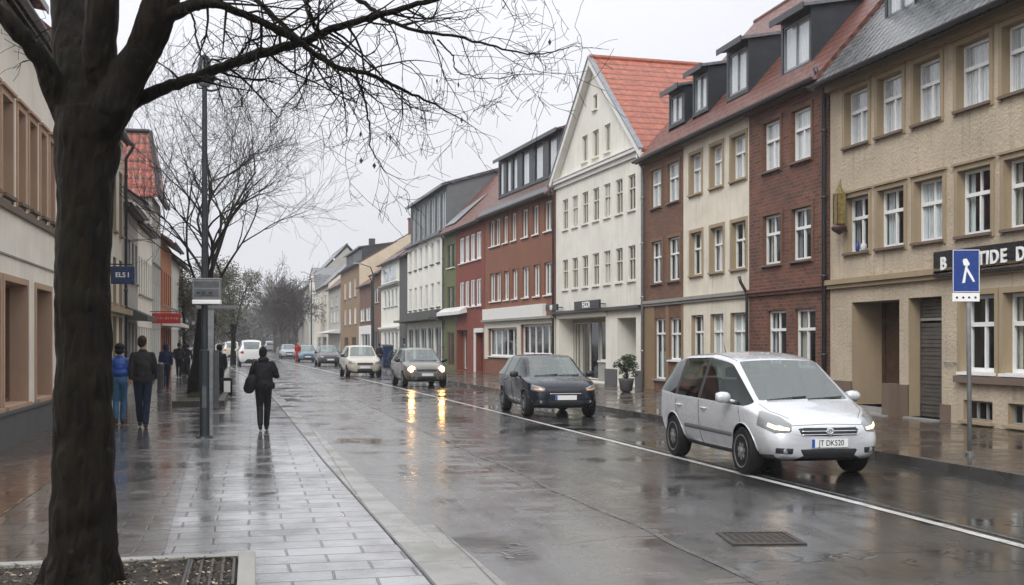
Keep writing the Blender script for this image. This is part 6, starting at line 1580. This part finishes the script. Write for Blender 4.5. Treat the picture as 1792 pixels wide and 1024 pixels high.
# distant wood: one mass nobody could count
def wood():
    rs = random.Random(2); b = MB()
    for _ in range(70):
        px = rs.uniform(230, 560); k_ = rs.uniform(240, 340); p = at_depth(px, 600, k_); H = rs.uniform(7.5, 11.5)*(1.35 if px < 410 else 1.0)*(k_/280); W = rs.uniform(5, 9)
        for _ in range(620):
            v = Vector((rs.gauss(0, 1), rs.gauss(0, 1), rs.gauss(0, 1))).normalized()*rs.random()**.4
            c = Vector((p.x+v.x*W*.6, p.y+v.y*W*.5, H*.55+v.z*H*.5+rs.gauss(0, .3))); x = Vector((rs.gauss(0, 1), rs.gauss(0, 1), rs.gauss(0, 1))).normalized(); y = x.orthogonal().normalized(); s_ = rs.uniform(.25, .6)
            b.add([c-x*s_, c-y*s_*.6, c+x*s_, c+y*s_*.6], [(0, 1, 2, 3)])
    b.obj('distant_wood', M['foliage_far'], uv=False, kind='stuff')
wood()
# ---------------------------------------------------------------- planting beds
plain('soil', (.030, .022, .015), .8, var=.5, scale=9, bstr=1.0); plain('moss', (.035, .045, .012), .8, var=.5, scale=20, bstr=.6); plain('timber', (.05, .042, .03), .6, var=.4, scale=10, bstr=.4)
plaster('bed_kerb', (.30, .295, .27), amt=.3, grain=50)
def bed(x0, x1, y0, y1, w_, hz, label, near=True, mat='bed_kerb'):
    e = empty('planting_bed', (x0, y0, LZ), 0, label, 'planting bed'); X, Y = x1-x0, y1-y0
    b = MB(); b.box(0, X-w_-.004, Y-w_, Y, -.04, hz); b.obj('edging', M[mat], e, bevel=.008)
    b = MB(); b.box(X-w_, X, 0, Y, -.04, hz+.004); b.obj('edging', M[mat], e, bevel=.008)
    if near: b = MB(); b.box(0, X-w_-.004, 0, w_, -.04, hz); b.obj('edging', M[mat], e, bevel=.008)
    b = MB(); n = 26; zz = {}
    for i in range(n+1):
        for j in range(n+1):
            x, y = (X-w_)*i/n, w_+(Y-2*w_)*j/n if near else (Y-w_)*j/n; zz[i, j] = (x, y, hz*.45+.02*noise.noise(Vector((x*5, y*5, 1)))+.012*noise.noise(Vector((x*17, y*17, 1))))
    for i in range(n):
        for j in range(n): b.poly([zz[i, j], zz[i+1, j], zz[i+1, j+1], zz[i, j+1]])
    b.obj('soil', M['soil'], e, smooth=True, uv=False); return e
e = bed(-2.42, .03, 6.6, 9.50, .13, .045, 'foreground bed of wet soil around the big trunk, edged in pale stone', near=False)
rs = random.Random(7); b = MB()
for _ in range(2600):
    x, y = rs.uniform(.05, 2.28), rs.uniform(1.0, 2.74); a = rs.uniform(0, 6.3); s_ = rs.uniform(.008, .026); dx, dy = math.cos(a)*s_, math.sin(a)*s_; z = .035+rs.random()*.02
    b.add([(x-dx, y-dy, z), (x+dy*.5, y-dx*.5, z+rs.uniform(-.004, .012)), (x+dx, y+dy, z+rs.uniform(0, .015)), (x-dy*.5, y+dx*.5, z)], [(0, 1, 2, 3)])
    b.m[-1] = rs.choice([0, 0, 1, 2, 3])
tag(b.obj('leaf_litter', [M['leaf_dead'], M['moss'], M['soil'], M['plaster_tan']], uv=False), kind='stuff'); bpy.data.objects['leaf_litter'].location = (-2.42, 6.6, LZ)
# iron grating beside the bed edge
gr_ = empty('tree_grating', (-.45, 8.25, LZ+.03), 0, 'black iron grating set in the foreground bed beside its pale stone edge', 'grating')
b = MB()
for i in range(5): b.box(-.01+.08*i, .01+.08*i, 0, 1.02, .0, .02)
b.obj('bars', M['cast_iron'], gr_)
b = MB(); b.box(-.03, -.012, 0, 1.05, 0, .025); b.box(-.03, .34, 1.022, 1.05, 0, .025); b.obj('frame', M['cast_iron'], gr_)
g0 = ground(300, 712, LZ); g1 = ground(392, 690, LZ)
e = bed(-2.1, -.72, 32.2, 38.6, .18, .16, 'raised timber edged bed with moss around the second tree', mat='timber')
b = MB(); rs = random.Random(3)
for _ in range(1500):
    x, y = rs.uniform(.2, 1.1), rs.uniform(3.8, 6.0); b.add([(x-.01, y, .07), (x+.01, y, .07), (x+rs.gauss(0, .03), y+rs.gauss(0, .03), .07+rs.uniform(.03, .12))], [(0, 1, 2)])
o = b.obj('grass_tuft', M['moss'], e, uv=False); tag(o, kind='stuff')

# ---------------------------------------------------------------- street furniture
def lamp_post():
    g_ = ground(358, 766, LZ); e = empty('lamp_post', (g_.x, g_.y, LZ), 0, 'tall dark street lamp post with a lantern top standing on the left pavement', 'lamp post')
    K = 21.0; Hh = (600-150)/FPX*K+HC-LZ
    b = MB(); b.tube([(0, 0, -.02), (0, 0, .1), (0, 0, 1.6), (0, 0, 1.62), (0, 0, Hh)], [.095, .09, .088, .062, .045], 18); b.obj('pole', M['pole_dark'], e, smooth=True).data.set_sharp_from_angle(angle=R(40))
    b = MB(); b.tube([(0, 0, .0), (0, 0, .03)], [.15, .14], 18); b.obj('base_plate', M['pole_dark'], e)
    b = MB(); b.lathe([(.05, Hh-.02), (.12, Hh+.03), (.20, Hh+.10), (.21, Hh+.16), (.13, Hh+.30), (.10, Hh+.50), (.04, Hh+.55)], n=16); b.obj('lantern_hood', M['pole_dark'], e, smooth=True)
    b = MB(); b.tube([(0, 0, Hh-.08), (.12, 0, Hh-.10), (.26, 0, Hh-.06), (.28, 0, Hh+.10), (.20, 0, Hh+.14)], .022, 8); b.tube([(0, 0, Hh-.06), (-.12, 0, Hh-.06), (-.15, 0, Hh+.10)], .016, 8); b.obj('bracket', M['pole_dark'], e, smooth=True)
    b = MB(); b.lathe([(.07, Hh-.03), (.12, Hh+.02), (.12, Hh+.09)], n=14); b.obj('lamp_glass', M['headlight_clear'], e, smooth=True)
    # door hatch
    b = MB(); b.box(-.04, .04, -.098, -.085, .55, .95); b.obj('hatch', M['pole_grey'], e, bevel=.004)
    z1 = HC+(600-490)/FPX*K-LZ; z0 = HC+(600-533)/FPX*K-LZ
    s = empty('notice_box', (g_.x+.06, g_.y-.10, LZ), -TH*.6, 'grey notice box with a white lower edge fixed to the dark lamp post', 'notice box')
    b = MB(); b.box(-.25, .25, -.14, -.02, z0+.08, z1); b.obj('case', M['sign_grey'], s, bevel=.012)
    b = MB(); b.box(-.255, .255, -.15, -.01, z0, z0+.078); b.obj('lower_edge', M['sign_white'], s, bevel=.01)
    b = MB(); b.box(-.26, .26, -.15, -.01, z1+.001, z1+.02); b.obj('cap', M['galvanised'], s)
    b = MB(); b.box(-.22, .22, -.146, -.141, z0+.30, z1-.04); b.box(-.22, .22, -.146, -.141, z0+.13, z0+.27); b.obj('panel', M['pole_grey'], s)
    b = MB()
    for x in (-.14, -.05, .07): b.box(x-.03, x+.03, -.149, -.1465, z0+.19, z0+.22)
    b.box(-.10, .12, -.149, -.1465, z0+.155, z0+.17); b.obj('lettering', M['sign_black'], s)
    b = MB(); b.box(-.05, .03, -.02, .03, z0+.12, z0+.16); b.box(-.05, .03, -.02, .03, z1-.16, z1-.12); b.obj('clamp', M['galvanised'], s)
lamp_post()
def pale_post():
    g_ = ground(369, 716, LZ); e = empty('pale_post', (g_.x, g_.y, LZ), 0, 'pale grey square post with a flat arm, just right of the dark lamp post', 'post')
    K = 30; Hh = (600-541)/FPX*K+HC-LZ
    b = MB(); b.box(-.075, .075, -.05, .05, 0, Hh); b.obj('post', M['galvanised'], e, bevel=.01)
    b = MB(); b.box(-.38, .62, -.09, .09, Hh+.002, Hh+.09); b.obj('arm', M['sign_grey'], e, bevel=.01)
    b = MB(); b.box(.078, .20, -.12, .12, .02, 1.55); b.obj('cabinet', M['pole_grey'], e, bevel=.01)
pale_post()
def blue_sign():
    g_ = ground(1697, 798, RZ); e = empty('traffic_sign', (g_.x, g_.y, RZ), -TH-R(2), 'blue traffic sign with a white walking figure on a grey post before the beige building', 'traffic sign')
    K = g_.x*SN+g_.y*CS; z = lambda py: HC+(600-py)/FPX*K-RZ; s = K/FPX
    b = MB(); b.tube([(0, 0, 0), (-.02, 0, z(520)), (-.03, 0, z(440))], .034, 12); b.obj('post', M['galvanised'], e, smooth=True)
    b = MB(); b.lathe([(.07, 0), (.06, .05), (.04, .07)], n=12); b.obj('base_collar', M['pole_grey'], e)
    w_ = 23.5*s; x0 = -6*s-.02
    b = MB(); b.box(x0-w_, x0+w_, -.052, -.040, z(512), z(437)); pl = b.obj('sign_plate', M['sign_blue'], e, bevel=.004)
    bd = MB()
    for a in ((x0-w_+.005, x0-w_+.013, z(512)+.006, z(437)-.006), (x0+w_-.013, x0+w_-.005, z(512)+.006, z(437)-.006)): bd.box(a[0], a[1], -.055, -.0525, a[2], a[3])
    bd.box(x0-w_+.013, x0+w_-.013, -.055, -.0525, z(437)-.014, z(437)-.006); bd.box(x0-w_+.013, x0+w_-.013, -.055, -.0525, z(512)+.006, z(512)+.014); bd.obj('border', M['sign_white'], pl)
    q = lambda px, py: (x0+(px-1691)*s, -.0555, z(py))
    b = MB()
    for poly in ([(1686, 454), (1692, 453), (1697, 462), (1696, 465), (1687, 465), (1685, 458)], [(1690, 465), (1694, 464), (1691, 480), (1689, 495), (1684, 496), (1687, 480)], [(1692, 467), (1696, 474), (1702, 484), (1706, 493), (1703, 494), (1697, 484), (1692, 475)]):
        b.prism([q(*p) for p in poly], (0, .002, 0))
    b.obj('pictogram', M['sign_white'], pl)
    b = MB(); b.box(x0-w_, x0+w_, -.052, -.041, z(528), z(513)); p2 = b.obj('lower_plate', M['sign_white'], e, bevel=.004)
    b = MB()
    for px in (1675, 1686, 1696, 1707): b.lathe([(.017, 0), (.017, -.003)], (q(px, 520)[0], -.053, z(521)), 12, axis='y')
    b.obj('symbol', M['sign_black'], p2)
    b = MB(); b.box(-.06, .02, -.04, .04, z(470), z(470)+.03); b.obj('clamp', M['galvanised'], e)
blue_sign()
def hang_sign(px0, px1, pt, pb, X0, mat, label, txt=None, name='hanging_sign', marks=False):
    # a sign box standing out from the left facade, square to the street
    d0, d1 = ray(px0), ray(px1); pc = (px0+px1)/2; 
    k_ = (X0)/ray(px0)[0]; y = k_*ray(px0)[1]; x1 = ray(px1)[0]/ray(px1)[1]*y; z1 = HC+(600-pt)/FPX*k_; z0 = HC+(600-pb)/FPX*k_
    e = empty(name, (X0, y, 0), 0, label, 'shop sign'); W = x1-X0
    b = MB(); b.box(.02, W, -.09, .09, z0, z1); bx = b.obj('sign_box', M[mat], e, bevel=.02)
    b = MB(); b.tube([(-.08, 0, z1+.06), (W*.9, 0, z1+.06)], .02, 6)
    for x in (.15*W, .85*W): b.tube([(x, 0, z1+.06), (x, 0, z1-.02)], .012, 5)
    b.obj('bracket', M['pole_dark'], e)
    if marks:
        rs_ = random.Random(4); b = MB(); x = W*.16
        while x < W*.86: d_ = rs_.uniform(.03, .09); b.box(x, x+d_, -.096, -.091, (z0+z1)/2-rs_.uniform(.02, .05), (z0+z1)/2+rs_.uniform(.01, .05)); x += d_+rs_.uniform(.02, .06)
        b.obj('lettering', M['stone_salmon'], bx)
    if txt: text_mesh(txt, (z1-z0)*.38, .004, M['sign_white'], 'letter', bx, (W/2, -.096, (z0+z1)/2), (R(90), 0, 0), bold=.004)
hang_sign(193, 236, 466, 497, -4.0, 'sign_blue_dark', 'dark blue sign box with small white letters jutting out just right of the big trunk', 'ELS I')
hang_sign(265, 316, 548, 566, -4.0, 'sign_red', 'long red sign box standing out over the left pavement above the hooded figure', marks=True)
def bollard():
    g_ = ground(281, 686, LZ); e = tag(MB().obj('x', M['pole_grey']), ) if False else None
    b = MB(); b.lathe([(.14, 0), (.14, .05), (.115, .07), (.115, .90), (.13, .92), (.12, 1.0), (.05, 1.04)], n=18); o = b.obj('bollard', M['pole_grey'], smooth=True, label='thick grey bollard on the left pavement beside the hooded figure', cat='bollard')
    o.data.set_sharp_from_angle(angle=R(40)); o.location = (g_.x, g_.y, LZ)
bollard()
def bin_():
    g_ = ground(677, 643, RZ); e = empty('litter_bin', (g_.x, g_.y, RZ), .2, 'tall dark blue bin on the right pavement between the beige and the taupe car', 'litter bin')
    b = MB(); b.prism([(-.36, -.3, .12), (.36, -.3, .12), (.36, .3, .12), (-.36, .3, .12)], (0, 0, 1.3)); b.obj('body', M['sign_blue_dark'], e, bevel=.05)
    b = MB(); b.prism([(-.4, -.34, 1.421), (.4, -.34, 1.421), (.4, .34, 1.5), (-.4, .34, 1.5)], (0, 0, .07)); b.obj('lid', M['car_black'], e, bevel=.02)
    b = MB(); b.box(-.3, .3, -.25, .25, 0, .12); b.obj('base', M['car_black'], e)
bin_()
def pot(px, py, H, W, label, X0=None, pm='plinth_grey', fm='foliage_dark', n=700, sd_=1):
    g_ = ground(px, py, RZ); e = leafy('potted_shrub', (g_.x, g_.y, RZ), H, W, n, sd_, label, fm, .05, cat='potted plant', z0=.42, stem=True)
    b = MB(); b.lathe([(.12, 0), (.20, .04), (.26, .40), (.28, .46), (.24, .46), (.22, .38)], n=16); b.obj('pot', M[pm], e, smooth=True)
pot(1096, 686, 1.2, .62, 'leafy potted shrub in front of the dark green doorway', fm='foliage_green', n=1100)
pot(690, 651, 1.15, .9, 'left hand dark potted shrub before the small white house', sd_=4)
pot(704, 653, 1.05, .9, 'right hand dark potted shrub before the charcoal strip house', sd_=5)
# gas lamp style wall arm far left + thin poles far right
for i, (px, k_, H, lb_) in enumerate(((318, 70, 7.0, 'thin lamp post with a curved arm far along the left pavement'), (545, 150, 11, 'thin dark pole in front of the white far house'), (653, 82, 7.4, 'dark pole standing at the narrow old brick house'))):
    p = at_depth(px, 600, k_); e = empty('street_lamp', (p.x, p.y, .05), 0, lb_, 'lamp post'); sg = 1 if i == 0 else -1
    b = MB(); b.tube([(0, 0, 0), (0, 0, H*.9)], [.09, .06], 8); b.obj('pole', M['pole_dark'], e)
    b = MB(); b.tube([(0, 0, H*.9), (sg*.2, 0, H*.97), (sg*.9, 0, H)], [.05, .04, .03], 6); b.obj('arm', M['pole_dark'], e)
    b = MB(); b.box(min(sg*.8, sg*1.4), max(sg*.8, sg*1.4), -.12, .12, H-.03, H+.07); b.obj('lamp_head', M['galvanised'], e, bevel=.02)
# ---------------------------------------------------------------- haze
def haze():
    b = MB(); b.box(-1600, 1600, -310, 2300, -1.2, 34); m = bpy.data.materials.new('haze'); m.use_nodes = True; t = m.node_tree; t.nodes.clear()
    o = t.nodes.new('ShaderNodeOutputMaterial'); v = t.nodes.new('ShaderNodeVolumePrincipled'); t.links.new(v.outputs[0], o.inputs['Volume'])
    v.inputs['Color'].default_value = (.93, .95, 1, 1); v.inputs['Density'].default_value = .0005; v.inputs['Anisotropy'].default_value = .0
    b.obj('haze', m, uv=False, kind='stuff')
haze()
